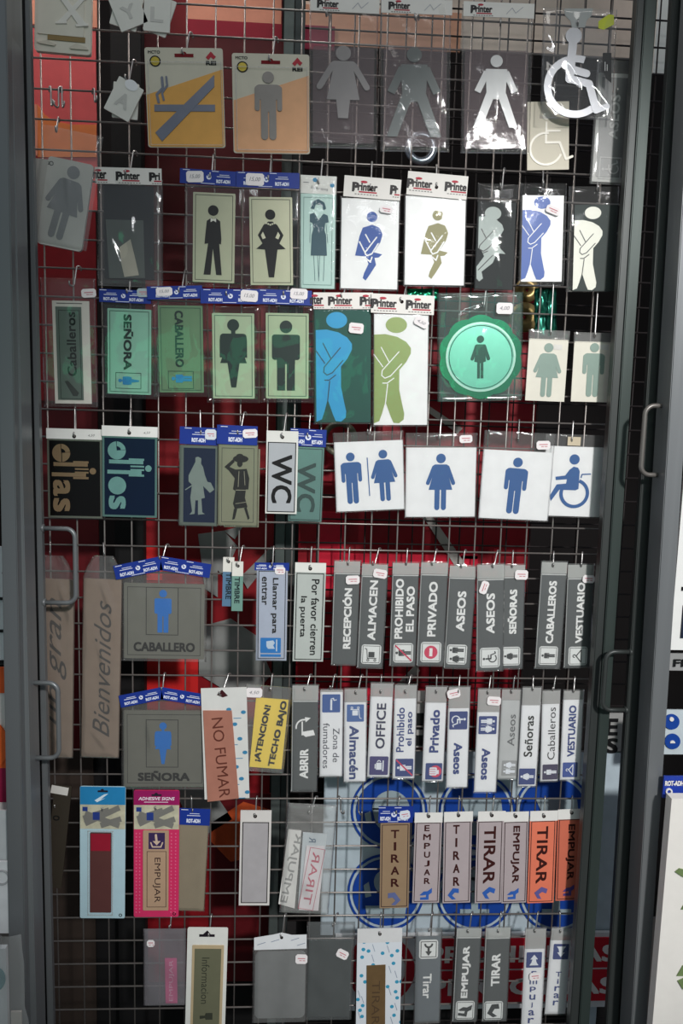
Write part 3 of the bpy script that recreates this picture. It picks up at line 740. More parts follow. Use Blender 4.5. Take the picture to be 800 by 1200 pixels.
def rei(label, short, tm, bm_, w, c, hook, d):
    s = Sign('blister_card', label, 'sign', short, tm, bm_, w, 0, hook, d, G_)
    s.panel((206, 200, 182), 1.5, 3, name='card')
    p = s.loc(0.3, 0.3); h = s.h; p.poly([(1, h * .47), (w - 1, h * .21), (w - 1, h - 3), (w - 4, h - 1), (4, h - 1), (1, h - 3)]); p.add('colour_field', mat(c, .4, 0, .05))
    p = s.loc(0.5); p.text('MCTO', 11, 5.5, 14, 3.5, 0, .02); p.text('REI', w - 14, 17.5, 12, 5, 0, .05); p.ell(12, 16, 6.5); lo = p.add('logo_print', BLK)
    p = s.loc(0.7); p.ell(12, 16, 5); p.add('emblem', mat((190, 170, 70), .4, .3), lo)
    p = s.loc(0.7); p.poly([(w - 20, 11), (w - 14, 4), (w - 11, 7), (w - 17, 14)]); p.poly([(w - 13, 6), (w - 8, 10), (w - 11, 13.5), (w - 15, 9.5)]); p.add('logo_mark', mat((176, 40, 56), .5), lo)
    p = s.loc(0.6); p.ell(s.hu, s.hv + 1.5, 3, 3, 10); p.rect(s.hu, s.hv + 3, 22, 4); p.add('hang_slot', mat((120, 24, 32), .8))
    return s
s = rei('orange carded no smoking sign with a struck out cigarette, left of the orange man card', 'orange no smoking card', (215, 56), (219, 173), 91, (226, 168, 86), (215.5, 62), 16)
MET = mat((118, 122, 136), .35, .45, .05)
p = s.P(1.6, 1.2); p.poly([(182, 157), (190, 167), (251, 100), (251, 86)]); p.add('pictogram_bar', MET)
p = s.P(1.4, 1); p.poly([(181, 124), (252, 121), (252, 129), (181, 132)]); p.stroke([(186, 121), (184, 112), (191, 104), (190, 92)], 3); p.stroke([(192, 118), (190, 110), (196, 101), (195, 91)], 2.4); p.add('pictogram', MET)
p = s.P(3.6, .4); p.frame(218, 122, 1); p.box(0, 0, 86, 98, 1); p.add('blister_rim', film(.25, bump=.1))
s = rei('peach carded sign with a grey standing man, right of the no smoking card', 'peach man card', (317, 63), (318.5, 180), 90, (228, 172, 128), (317, 70), 15)
p = s.P(1.6, 1.2); p.frame(314.5, 124, 80); ic_man(p); p.add('pictogram', mat((128, 124, 120), .35, .4, .05))
p = s.P(3.6, .4); p.frame(319, 128, 1); p.box(0, 0, 84, 98, 1); p.add('blister_rim', film(.25, bump=.1))

def clearbag(label, short, tm, bm_, w, d, hook, fig, figc, pt, folds, seed, metal=.5):
    s = Sign('plate_bag', label, 'sign', short, tm, bm_, w, -1, hook, d, G_)
    p = s.loc(-.5, 2.5); p.rrect(w / 2, (pt + s.h - 7) / 2, w - 8, s.h - 7 - pt, 3); p.add('acrylic_plate', film(.3, bump=.05, gloss=.0, hc=(140, 122, 126)))
    p = s.P(0.8, 1.4); fig(p); p.add('pictogram', mat(figc, .32, metal, .04))
    s.sleeve(0, 2, w, s.h, haze=.05, bump=.14, folds=folds, amp=1.4, gloss=.03)
    s.printer(tm[0] + 1, tm[1] + 8.5, w, 17, 1, 3, ((-w * .24, 'Printer'),))
    p = s.loc(3.4); p.stroke([(w * .62, 13), (w * .7, 6), (w * .75, 12), (w * .85, 5)], .5); p.add('pen_mark', mat((150, 150, 165)))
    return s
def f_w(p):
    p.frame(402, 96, 84); p.ell(0, -.41, .105); p.rrect(0, -.23, .36, .14, .06); p.poly([(-.12, -.29), (.12, -.29), (.23, .24), (-.23, .24)]); p.poly([(-.1, .2), (.1, .2), (.07, .5), (-.07, .5)])
    for q in (-1, 1): p.stroke([(q * .15, -.24), (q * .33, .06)], .085)
def walk(p, x, y, k):
    p.frame(x, y, k); p.ell(0, -.43, .085); p.poly([(-.15, -.32), (.15, -.32), (.13, .1), (-.13, .1)])
    for q in (-1, 1): p.stroke([(q * .13, -.28), (q * .26, 0)], .09, False); p.poly([(q * .01, .02), (q * .14, .02), (q * .31, .5), (q * .19, .5)])
clearbag('clear bag with a silver woman figure plate, leftmost of three in the top row', 'clear woman plate', (403, -2), (402, 174), 80, 16, (383, 2), f_w, (112, 110, 110), 56, ((4, 130, 20, 170, 1.6),), 1)
clearbag('clear bag with a faint frosted walking figure, middle of three in the top row', 'frosted walker plate', (487, 0), (486, 178), 82, 20, (487, 6), lambda p: walk(p, 485, 108, 104), (74, 80, 80), 54, ((10, 55, 16, 80, 2), (18, 105, 28, 128, 2), (68, 60, 66, 150, 1)), 2, .2)
clearbag('clear bag with a bright silver walking man, rightmost of three in the top row', 'silver walking man plate', (583, 4), (580, 180), 82, 17, (587, 10), lambda p: walk(p, 581, 107, 84), (168, 170, 170), 54, ((42, 55, 42, 140, 2), (64, 90, 70, 160, 1)), 3, .15)
# wheelchair figure
s = Sign('plate_bag', 'silver cut out wheelchair symbol in a clear bag with a yellow sticker', 'sign', 'silver wheelchair symbol', (680, 6), (675, 138), 86, -1, (678, 12), 30, G_)
p = s.P(0, 3); p.ring(674, 101, 37, 28.5, 50, 287, 36); p.ell(672, 41.5, 9.5); p.stroke([(671, 50), (667, 92)], 10); p.stroke([(668, 80), (687, 86)], 9); p.stroke([(668, 92), (690, 98), (698, 128)], 9); p.stroke([(698, 130), (711, 125)], 7); p.add('pictogram', mat((158, 160, 164), .3, .4, .04))
p = s.P(.5, 1); p.poly([(661, 10), (694, 10), (693, 18), (687, 24), (685, 32), (670, 32), (668, 24), (662, 18)]); p.add('hanger_tab', mat((176, 178, 176), .5))
p = s.P(3.4, .4); p.poly([(700, 26), (712, 18), (718, 19), (718, 30), (706, 36), (700, 34)]); p.add('price_sticker', mat((196, 204, 60), .5))
p = s.P(1, 1); p.poly([(706, 62), (716, 62), (716, 97), (710, 92), (706, 80)]); bl = p.add('black_label', BLK)
p = s.P(1.3); p.stroke([(708.5, 83), (708.5, 73)], .8); p.stroke([(711, 83), (711, 76)], .8); p.add('label_print', mat((220, 220, 220)), bl)
s.sleeve(0, 4, s.w, s.h + 2, haze=.03, bump=.4, amp=2.5, layer=3, gloss=.14, folds=((30, 60, 50, 100, 2), (60, 90, 80, 120, 2)))
# beige embossed wheelchair
s = Sign('plaque', 'beige plaque with an embossed wheelchair outline below the silver wheelchair symbol', 'sign', 'beige wheelchair plaque', (642, 119), (642, 199), 49, 1, (648, 122), 8, G_)
s.panel((214, 206, 186), 2.5, .5, name='plaque')
p = s.P(.8, .8); p.frame(643, 162, 62); p.ell(-.05, -.42, .07); p.stroke([(-.05, -.3), (-.06, .08)], .04); p.stroke([(-.02, -.14), (.2, -.14)], .04); p.stroke([(-.06, .08), (.2, .08), (.32, .4), (.44, .35)], .045); p.ring(-.06, .2, .32, .28, 20, 280, 24); p.add('embossed_outline', mat((232, 226, 210), .3))
s.hole(.8, 1.4, None, 0, 0)
# ASEOS at far right
s = Sign('door_sign', 'grey toilets sign in a clear bag beside the right post, top row', 'sign', 'grey toilets sign at far right', (722.5, 86), (713.5, 213.5), 41, 1, (724, 84), 12, G_)
s.panel((196, 196, 192), 2, .5, name='backing'); s.panel((126, 127, 126), 1, 1, layer=.8, x0=4, x1=37, y0=5, y1=122, metal=.2, rough=.4)
p = s.P(1.2); p.text('ASEOS', 719.5, 137, 52, 11, 90); p.frame(714.2, 197, 29); p.box(0, 0, .9, .9, .05); p.add('lettering', mat((190, 190, 188), .4))
p = s.P(1.2); p.frame(714.5, 197, 21, -90); ic_wheelchair(p); p.add('pictogram', mat((190, 190, 188), .4))
s.bag(15, 3, 3, haze=.12, bump=.4, folds=((34, 60, 36, 118, 2.5),))

# ---------------------------------------------------------------- second row
G_ = ROWS[1]
s = Sign('plate_bag', 'stacked white plates with a grey woman, tilted in a clear bag at far left', 'sign', 'white plate with grey woman', (83.5, 188), (69, 290), 53, 3, (66, 155), 22, G_)
s.panel((208, 206, 200), 7, 4, name='plate_stack', rough=.35)
p = s.P(.6, .4); p.frame(76, 237, 88, 8); ic_woman(p); p.add('pictogram', mat((138, 138, 142), .4, .2))
p = s.P(-4, 2); p.poly([(38, 187), (56, 188), (48, 280), (36, 276)]); p.add('plate_behind', mat((190, 188, 182), .4))
p = s.P(.7); p.ring(60.5, 193, 2.6, 1.8); p.text('2', 57.5, 193, 2, 3.5); p.add('size_mark', BLK)
s.sleeve(-10, -34, s.w + 6, s.h - 2, haze=.14, bump=.3, folds=((22, 2, 34, 60, 2.5),), back=False, layer=4)
s = Sign('plate_bag', 'dark folded plate in a crinkled clear bag under a white printed header, second row left', 'sign', 'dark bagged plate', (152, 199), (153, 334), 77, 4, (149.5, 204), 16, G_)
s.panel((40, 42, 48), 4, 2, x0=8, x1=66, y0=18, y1=128, rough=.4); p = s.P(.8, .5); p.poly([(124, 258), (168, 257), (170, 325), (128, 327)]); p.add('grey_insert', mat((92, 96, 94), .35, .3))
p = s.P(1.6, .5); p.poly([(140, 290), (153, 280), (158, 300), (163, 322), (146, 325), (142, 308)]); p.add('cream_figure', mat((180, 176, 160), .5))
s.sleeve(0, 10, s.w, s.h + 2, haze=.05, bump=.6, amp=2.6, gloss=.13, layer=3.4, folds=((40, 26, 40, 90, 2), (12, 70, 30, 120, 2)))
s.printer(151, 207, 77, 19, -1, 3.6, ((-33, 'nter'), (0, 'Printer'), (31, 'Pri')))

def rotplate(name, label, short, tm, bm_, w, row, hook, d, c, hdr, side=5, top=20, met=.45, rough=.3, seed=0, folds=(), bump=.5, brd=(2.5, .7), brc=(70, 74, 66), haze=.012, rows=None, bottom=5, thick=4):
    s = Sign(name, label, 'sign', short, tm, bm_, w, row, hook, d, rows or G_)
    s.panel(c, thick, 1, rough=rough, metal=met)
    if brd: s.border(brd[0], brd[1], brc)
    s.sleeve(-side, -top, s.w + side, s.h + bottom, haze=haze, bump=bump, gloss=.10, folds=folds, amp=1.2)
    if hdr: s.rot(*hdr, layer=3, seed=seed)
    return s
CR = (186, 186, 160)
s = rotplate('restroom_sign', 'cream plate with a black man in a bow tie, left of the winged skirt woman', 'bow tie man plate', (251, 226), (250, 331), 49, 4, (247, 208), 16, CR, (245, 209, 67, 17, 1), 10, 18, seed=1)
p = s.P(.7, .3); p.frame(249.5, 281, 82); p.ell(0, -.42, .075); p.poly([(-.02, -.32), (-.09, -.27), (-.115, -.02), (-.12, .06), (-.07, .05), (-.06, -.02), (-.13, .50), (-.03, .5), (.0, .12), (.05, .5), (.13, .5), (.09, .05), (.115, .06), (.12, -.02), (.1, -.27), (.03, -.32), (0, -.27)]); p.add('pictogram', BLK)
p = s.P(.9); p.frame(250, 257.5, 8); p.poly([(-.4, -.3), (0, -.05), (.4, -.3), (.4, .35), (0, .1), (-.4, .35)]); p.add('bow_tie', mat((215, 215, 205)))
s.sticker(229, 209, -3, 20, 13, 4.4, '15,00')
s = rotplate('restroom_sign', 'cream plate with a black woman, arms on hips and winged skirt', 'winged skirt woman plate', (317, 231), (318.5, 334), 50, 4, (315, 211), 19, CR, (314, 212, 73, 18, 1), 10, 20, seed=0)
p = s.P(.7, .3); p.frame(317, 285, 80); p.ell(0, -.42, .075); p.poly([(-.03, -.32), (-.1, -.27), (-.185, -.12), (-.12, 0), (-.21, .08), (-.085, .09), (-.035, .5), (.045, .5), (.1, .09), (.22, .08), (.13, 0), (.19, -.12), (.1, -.27), (.03, -.32)]); p.add('pictogram', BLK)
p = s.P(.9); p.frame(317, 285, 80); p.poly([(-.11, -.17), (-.07, -.08), (-.115, -.06), (-.14, -.12)]); p.poly([(.11, -.17), (.07, -.08), (.115, -.06), (.14, -.12)])
for a in range(5): p.ell(-.06 + a * .03, -.295 + .012 * (2 - abs(a - 2)), .014, n=8)
p.add('necklace', mat((205, 205, 180)))
s.sticker(299, 212, 2, 21, 14, 4.4, '15,00')
s = Sign('restroom_sign', 'narrow pale teal sign with a dark teal dressed woman, second row', 'sign', 'slim teal woman sign', (373, 209), (371.5, 338), 41, 4, (374, 214), 15, G_)
s.panel((176, 204, 196), 3, .5, y0=18, rough=.35, metal=.1); s.card(373, 216.5, 42, 21, 1, (226, 226, 220), .4)
p = s.P(.8); p.ell(369, 211, 2.6); p.ell(389, 217, 2.6); p.add('logo_mark', mat((60, 140, 180)))
p = s.P(.8); p.text('Internova', 374, 220.5, 20, 4, -8, 0, .3); p.rect(359, 214, 7, .7); p.add('lettering', mat((90, 90, 95)))
p = s.loc(.6); p.frame(s.w / 2, 18 + (s.h - 18) / 2, 1, local=True); p.box(0, 0, 34, s.h - 26, .6); p.add('border', mat((110, 140, 136)))
TE = mat((34, 78, 92), .5, 0, .03)
p = s.P(.8, .3); p.poly([(364, 244), (366, 236), (373, 233), (380, 237), (382, 244), (379, 246), (377, 240), (370, 239), (368, 245)]); p.poly([(363, 251), (368, 249), (373, 257), (379, 250), (384, 252), (385, 260), (381, 261), (380, 269), (382, 275), (383, 299), (364, 299), (365, 275), (367, 268), (366, 261), (363, 260)]); p.add('pictogram', TE)
p = s.P(.8)
for x in (367.5, 372, 374.5, 380): p.stroke([(x, 299), (x + (1.4 if x < 373 else -1.2), 329)], .5)
p.stroke([(382, 262), (384, 284)], .5); p.stroke([(363.5, 262), (363, 284)], .5); p.add('pictogram_outline', TE)
s.bag(2, 1.5, 1, haze=.05, bump=.3)
for (lab, sh, tm, bm_, w, hk, cc, hd, c0, cs, d) in (
    ('white panel with a small blue cross legged woman under a printed header', 'small blue figure panel', (434, 233), (432, 338.5), 67, (434, 221), (28, 76, 156), (436, 221, 66, 24, 3, ((-8, 'Printer'), (26, 'Pr'))), (431, 285), 73, 15),
    ('white panel with a small olive cross legged woman under a printed header', 'small olive figure panel', (510.5, 230), (508.5, 334), 70, (511, 219), (142, 138, 92), (512, 218, 70, 27, 4, ((-20, 'Printer'), (22, 'Printe'))), (508, 283), 73, 17)):
    s = Sign('restroom_sign', lab, 'sign', sh, tm, bm_, w, 4, hk, d, G_)
    s.panel(WHITE, 3, 0, rough=.35); crossed_woman(s, c0[0] + 2, c0[1], cs, mat(cc, .45, 0, .02), mat(WHITE, .4, 0, 0))
    s.bag(2, 1.5, 2, haze=.04, bump=.2, gloss=.07); s.printer(hd[0], hd[1], hd[2], hd[3], hd[4], 3, hd[5]); s.hole(3.6, 2)
    if d == 15: s.sticker(452, 246, 8, 15, 8)
s = Sign('restroom_sign', 'black panel with a grey cross legged woman cut by its left edge, clear bag', 'sign', 'black panel with grey woman', (582.5, 237), (578, 339), 45, 4, (587, 220), 14, G_)
s.panel((22, 30, 32), 3, 0, rough=.65)
s_ = s; LG = mat((172, 182, 178), .6, 0, .02); DK = mat((20, 28, 30), .4, 0, 0)
p = s.P(.4); p.ell(577.5, 250, 9.6, 7.8)
p.poly([(561, 253.5), (571, 253), (580, 256), (588, 263), (590, 269), (586, 276), (580, 281), (586, 291), (592, 297.5), (582, 296.5), (577, 308), (564, 318), (565.5, 326), (561, 329.5), (558, 326), (558, 312), (567, 300), (564, 293), (560, 290)]); p.add('pictogram', LG)
q = s.P(.7)
for l in ([(564, 268), (569, 278)], [(579, 269), (562, 287), (561, 291), (566, 294), (571, 291), (586, 276)], [(566, 296), (571, 294)], [(560, 316), (577, 299)]): q.stroke(l, 1.1)
q.add('pictogram_lines', DK)
s.bag(21, 1, 2, haze=.03, bump=.12, gloss=.02, folds=((26, 60, 34, 110, 2.2), (5, -14, 40, -8, 2.2)))
s = Sign('restroom_sign', 'white panel with a large blue cross armed man in a clear bag, second row', 'sign', 'white panel with blue man', (636.5, 229), (634, 330), 48, 4, (636, 217), 17, G_)
s.panel(WHITE, 4, 0, rough=.35); crossed_man(s, mat((46, 88, 166), .4, 0, .02), mat(WHITE, .4, 0, 0), 1.0, 33, 0, s.h - 2, .46)
s.bag(14, 3, 5, haze=.02, bump=.12, gloss=.02, amp=.8, folds=((3, -10, 46, -4, 2.5),)); s.sticker(647, 247, 22, 17, 9)
s = Sign('restroom_sign', 'dark panel with a large white cross armed man, rightmost in the second row', 'sign', 'dark panel with white man', (698.5, 240), (695.5, 341), 50, 4, (700, 222), 16, G_)
s.panel((40, 52, 50), 3, 0, rough=.6, x0=0); crossed_man(s, mat((228, 228, 216), .4, 0, .02), mat((40, 46, 46), .4, 0, 0), 1.0, 33, 1, s.h - 1, .43)
s.sleeve(-8, -21, s.w + 1, s.h + 1, haze=.03, bump=.12, gloss=.03, folds=((-4, -15, 36, -12, 2.2), (14, -10, 34, 0, 2)))

# ---------------------------------------------------------------- third row
G_ = ROWS[2]
s = Sign('door_sign', 'dark gents sign on a white card, bagged, far left of the third row', 'sign', 'gents sign on white card', (82.5, 352.5), (86, 473), 43, 8, (84, 334), 14, G_)
s.panel((220, 216, 206), 3, .5, name='card', y1=s.h); s.panel((104, 116, 108), 1, 0, x0=4, x1=34, y0=7, y1=116, layer=1.5, metal=.4, rough=.35)
p = s.P(1.8); p.text('Caballeros', 84, 403, 75, 11, 90, .02); p.frame(82.5, 415.5, 1); p.box(0, 0, 25, 104, .6); p.add('lettering', mat((24, 30, 28), .4))
p = s.P(1.8); p.poly([(76, 447), (80, 446), (93, 460), (91, 464), (86, 464)]); p.add('pictogram', mat((50, 56, 52), .4))
p = s.loc(.4); p.rect(20, 3, 30, .8); p.add('card_line', BLK)
s.sleeve(-13, -26, s.w + 8, s.h + 4, haze=.03, bump=.5, gloss=.09); s.sticker(104.5, 343, -4, 17, 10)
def green(label, short, tm, bm_, w, hook, d, c, hdr, side=7, **k):  # plate colours hold part of the green sign's reflection
    return rotplate('restroom_sign', label, short, tm, bm_, w, 8, hook, d, c, hdr, side, 8, met=.28, rough=.26, brc=(40, 70, 58), bump=.6, rows=ROWS[2], **k)
GT = mat((26, 44, 40), .4, 0, 0); BFIG = mat((40, 128, 176), .4, .1, .03)
s = green('metal ladies plate with green reflection in its colour, letters reading downward, third row', 'green ladies plate', (151.5, 362), (151.5, 462), 51, (150, 343), 14, (146, 188, 170), (147, 348, 60, 15, 0))
p = s.P(.8); p.text('SEÑORA', 150.5, 401, 65, 11.5, -90, .03); p.frame(150.5, 446, 1); p.box(0, 0, 30, 19, .6); p.add('lettering', GT)
p = s.P(.8); p.frame(151, 446, 25, -90); ic_woman_leg(p); p.add('pictogram', BFIG)
s.sticker(168, 343, -3, 14, 10, 4.5, None, (170, 186, 190)); s.sticker(193, 341, -5, 19, 10, 8.5, '15,00')
s = green('metal gents plate with olive green reflection in its colour, letters reading downward, third row', 'olive gents plate', (211, 358), (213, 460), 52, (211, 342), 18, (110, 136, 106), (205, 343.5, 64, 15, -2), seed=2, folds=((40, 8, 44, 60, 2.5),))
p = s.P(.8); p.text('CABALLERO', 210, 397, 66, 10, -90, .03); p.frame(212, 445, 1); p.box(0, 0, 30, 21, .6); p.add('lettering', GT)
p = s.P(.8); p.frame(213, 443.5, 24, -90); ic_man_solid(p); p.add('pictogram', BFIG)
s = green('olive metal plate with a dark skirted woman and green reflections, third row', 'olive woman plate', (273, 367), (274, 467), 49, (266, 346), 22, (172, 184, 156), (270, 348, 69, 17, 0), folds=((1, 4, 7, 60, 2.6), (22, 10, 18, 70, 2)), seed=1)
p = s.P(.8, .2); p.frame(273.5, 414.5, 82); ic_woman_leg(p); p.add('pictogram', GT); s.sticker(292, 347, 4, 20, 13, 4.5, '15,00')
s = green('olive metal plate with a dark standing man, right of the skirted woman plate', 'olive man plate', (336.5, 367), (336.5, 467), 50, (334, 346), 20, (174, 186, 156), (334, 349, 62, 17, 1), folds=((30, 60, 26, 98, 2.4),), seed=0)
p = s.P(.8, .2); p.frame(335, 416.5, 82); ic_man_solid(p); p.add('pictogram', GT); s.sticker(350, 345, 3, 20, 12, 4.5, '15,00')
s = Sign('restroom_sign', 'dark teal panel with a large sky blue cross armed man, third row', 'sign', 'teal panel with sky blue man', (401, 362), (401.5, 495), 66, 8, (401, 348), 20, G_)
s.panel((34, 84, 76), 3, 0, rough=.22, metal=.4); crossed_man(s, mat((36, 150, 198), .35, .1, .02), mat((20, 66, 84), .4, 0, 0), 1.2, 44, 2, s.h - 1, .385, 2)
s.bag(2, 1.5, 2, haze=.04, bump=.5, gloss=.09, folds=((46, 30, 47, 120, 1.6), (54, 30, 55, 120, 1.4))); s.printer(402, 353, 69, 19, 0, 3, ((-31, 'nter'), (-3, 'Printer'), (28, 'Prin'))); s.sticker(417, 384.5, 6, 17, 12)
s = Sign('restroom_sign', 'white panel with a large olive green cross armed man, third row', 'sign', 'white panel with olive man', (470, 368), (469, 498), 63, 8, (470.5, 353), 24, G_)
s.panel(WHITE, 3, 0, rough=.3); crossed_man(s, mat((138, 156, 92), .35, .1, .02), mat(WHITE, .4, 0, 0), 1.2, 43, 2, s.h - 2, .40)
s.bag(2, 1.5, 2, haze=.04, bump=.35, gloss=.08); s.printer(471.5, 357, 73, 22, 2, 3, ((-21, 'Printer'), (19, 'Printer'))); s.hole(3.6, 2); s.sticker(493, 378, 28, 17, 10, 4.5, '4,50')
s = Sign('restroom_sign', 'round plaque coloured as green reflection, flower shaped edge, small woman, in a clear bag', 'sign', 'round green plaque', (562.5, 343), (562, 470), 100, 8, (566, 358), 16, G_)
GM = mat((44, 150, 106), .18, .8, .05)  # green reflection painted into the rim, disc and bag haze colours
p = s.P(0, 3)
pts = []
for k in range(120):
    a = 2 * math.pi * k / 120; r = 47.5 + 2.6 * abs(math.sin(5 * a)) * 1.2 - 1; pts.append((563 + r * math.cos(a), 418 + r * math.sin(a)))
p.poly(pts); p.add('scalloped_rim', GM)
p = s.P(.8, .8); p.ell(563, 418, 41, 41, 48); p.add('disc', mat((116, 196, 170), .28, .6, .04))
p = s.P(1.2); p.ring(563, 418, 41, 38.5, n=48); p.add('ring_line', mat((176, 216, 200), .3, .3))
p = s.P(1.2); p.ring(563, 418, 37.5, 36.6, n=48); p.frame(562.5, 418, 50); p.ell(0, -.42, .085)
for q in (-1, 1): p.stroke([(q * .09, -.26), (q * .19, .04)], .075)
p.poly([(-.09, -.3), (.09, -.3), (.13, .1), (.07, .12), (.07, .5), (.01, .5), (.01, .14), (-.01, .14), (-.01, .5), (-.07, .5), (-.07, .12), (-.14, .1)]); p.add('pictogram', mat((20, 70, 54), .3, .3))
s.sleeve(0, 0, s.w, s.h, haze=.10, bump=.75, gloss=.14, amp=2.2, layer=3.5, hc=(150, 190, 180), folds=((20, 30, 60, 14, 2), (60, 110, 95, 70, 2), (15, 95, 45, 120, 2))); s.sticker(590, 362, 2, 19, 13, 5.6, '4,00')
CUT = mat((132, 152, 142), .4, .05, .03)
for nm, lab, tm, bm_, w, hk, f in (('woman', 'ivory card with an embossed grey woman, right of the round green plaque', (643, 397.5), (638, 470), 46, (645, 391), 'w'), ('man', 'ivory card with an embossed grey man, far right of the third row', (696.5, 400.5), (692, 471), 47, (697, 394), 'm')):
    s = Sign('restroom_sign', lab, 'sign', 'ivory %s card' % nm, tm, bm_, w, 8 if 0 else 7, hk, 14, G_)
    s.panel((222, 218, 204), 2.5, 0, name='card')
    p = s.P(.7, .6); p.frame((tm[0] + bm_[0]) / 2 + .5, 433.5, 63); ic_man(p) if f == 'm' else ic_woman(p); p.add('pictogram', CUT)
    p = s.P(.5, .2); p.frame((tm[0] + bm_[0]) / 2 + 13, 407, 1); p.rect(0, 0, 10, 6); p.add('price_sticker', mat((215, 213, 206)))
    s.sleeve(-1, -10.5, s.w + 1, 1.5, haze=.14, bump=.3, gloss=.13, layer=1.2, name='hang_strip')

# ---------------------------------------------------------------- fourth row
G_ = ROWS[3]
def stencil(label, short, tm, bm_, w, hook, d, pc, ic, fr, man):
    s = Sign('restroom_sign', label, 'sign', short, tm, bm_, w, 13, hook, d, G_)
    s.panel(fr, 2, 0, x0=0, name='frame', metal=.5, rough=.3, y0=11); s.panel(pc, 1, 0, x0=2.5, x1=w - 2.5, y0=13.5, y1=s.h - 2.5, layer=.5, rough=.25)
    s.card(tm[0], tm[1] + 5.5, w + 1, 12, 0); s.hole(1, 2.2)
    m_ = mat(ic, .35, .5, .08); p = s.P(.9); x, y = tm[0] - w / 2, tm[1]
    p.ring(x + 17, y + 28, 10.5, 0.2, -5, 265, 24); p.ring(x + 17, y + 28, 10.5, 5, 270, 352, 8)
    for j in (0, 12): p.rect(x + (28 if j == 0 else 26), y + 41 + j, 40, 4.5); 
    p.rect(x + 40, y + 39.5 - 1.5, 18, 2.5); p.rect(x + 40, y + 56.5, 18, 2.5); p.rect(x + 41, y + 46, 16, 2); p.rect(x + 41, y + 50, 16, 2)
    p.ell(x + 54, y + 48, 3.8)
    if man: p.ell(x + 17.5, y + 69, 10.5)
    else: p.text('a', x + 17.5, y + 69, 19, 20, -90, .05)
    p.text('s', x + 17.5, y + 89, 16, 20, -90, .05)
    p.add('lettering', m_)
    q = s.P(1.1); q.rect(x + 17.5, y + (69 if man else 29), .9, 21); q.rect(x + 17.5, y + 48, 1, 1); q.add('stencil_gap', mat(pc, .3, 0, 0))
    q = s.P(.7); q.text('4,50', tm[0] + 20, tm[1] + 6.5, 8, 3, 4, 0, .3); q.add('price_mark', mat((130, 130, 130)))
    return s
stencil('black plate with gold stencil letters for women, far left of the fourth row', 'black stencil plate', (87, 503), (88.5, 607), 64, (87, 510), 14, (14, 12, 12), (150, 124, 96), (120, 124, 112), False)
stencil('navy plate with teal stencil letters for men, beside the black stencil plate', 'navy stencil plate', (152, 500), (152, 606), 64, (151.5, 506), 20, (14, 28, 50), (126, 172, 166), (104, 138, 132), True)
s = rotplate('restroom_sign', 'navy plate with a pale silhouette of a gentleman in a coat', 'navy gentleman plate', (233, 522), (232, 616), 45, 13, (235, 508), 14, (116, 124, 116), (233, 511, 44, 20, 1), 1, 6, brd=None, seed=1, bottom=1)
s.panel((22, 34, 58), 1, 0, x0=5, x1=42, y0=3, y1=90, layer=.6, name='dark_field', rough=.25)
p = s.P(1); p.poly([(229, 541), (229, 536), (232, 535), (236, 537), (235.5, 543), (238, 547), (240, 556), (243, 564), (247, 565), (251, 573), (246, 577), (242, 573), (238, 569), (240, 583), (236, 584), (237, 600), (240, 602), (232, 603), (232, 586), (229, 586), (228, 602), (222, 603), (225, 599), (223, 583), (225, 568), (221, 564), (221, 557), (226, 547)]); p.stroke([(217, 574), (226, 568)], 1.2, False); p.add('pictogram', mat((132, 144, 138), .35, .3)); s.sticker(247, 509, 0, 13, 12, 4.4, None, (216, 222, 228))
s = rotplate('restroom_sign', 'olive plate with a printed lady shading her eyes under a hat', 'olive lady plate', (279, 521), (278, 616), 46, 13, (280, 508), 19, (152, 152, 128), (278, 510, 47, 22, 1), 1, 6, brd=(4, .6), bottom=1)
p = s.P(.8); p.ell(282, 537.5, 9, 4.2); p.ell(281, 535, 4.5, 3.5); p.ell(281, 543, 3.2, 4); p.poly([(276, 550), (289, 549), (292, 560), (291, 573), (288, 573), (287, 583), (290, 594), (275, 596), (273, 590), (276, 575), (273, 573), (275, 560), (268, 551), (263, 547), (273, 538), (275, 541), (269, 547)]); p.poly([(274, 596), (278, 596), (275, 608), (272, 609)]); p.poly([(286, 595), (289, 594), (292.5, 607), (290.5, 609)]); p.add('pictogram', mat((32, 32, 30), .4))
p = s.P(1); p.stroke([(280, 552), (279, 570)], .7); p.stroke([(286, 552), (287, 568)], .7); p.rect(282, 574, 12, .8); p.stroke([(276, 590), (288, 588)], .6); p.add('pictogram_lines', mat((140, 140, 120)))
s.sticker(293, 508, -4, 17, 10)
p = s.P(-3, 2); p.poly([(262, 526), (304.5, 526), (303, 618), (262, 618)]); p.add('plate_behind', mat((140, 140, 120), .4, .3))
s = Sign('door_sign', 'white plate with bold black WC letters, overlapping the teal WC plate', 'sign', 'white WC plate', (331, 505), (329, 602), 37, 13, (331, 511), 22, G_)
s.panel((222, 222, 216), 2.5, 0, y0=0); s.panel((172, 176, 180), 1, 0, x0=2, x1=35, y0=13, y1=95, layer=.6, name='grey_field'); s.hole(.8, 2)
p = s.P(1); p.frame(329.7, 559, 1); p.box(0, 0, 33, 82, 1); p.add('border', BLK)
p = s.P(1); p.text('WC', 330, 561, 57, 24, -90, .03); p.add('lettering', BLK)
s = Sign('door_sign', 'teal metal plate with dark WC letters, partly hidden by the white WC plate', 'sign', 'teal WC plate', (360, 524), (357, 611), 39, 13, (361, 511), 14, G_)
s.panel((118, 160, 152), 3, 0, metal=.6, rough=.28); p = s.loc(.5); p.frame(s.cu, s.cv, 1, local=True); p.box(0, 0, 36, 84, .8); p.add('border', mat((44, 70, 66)))
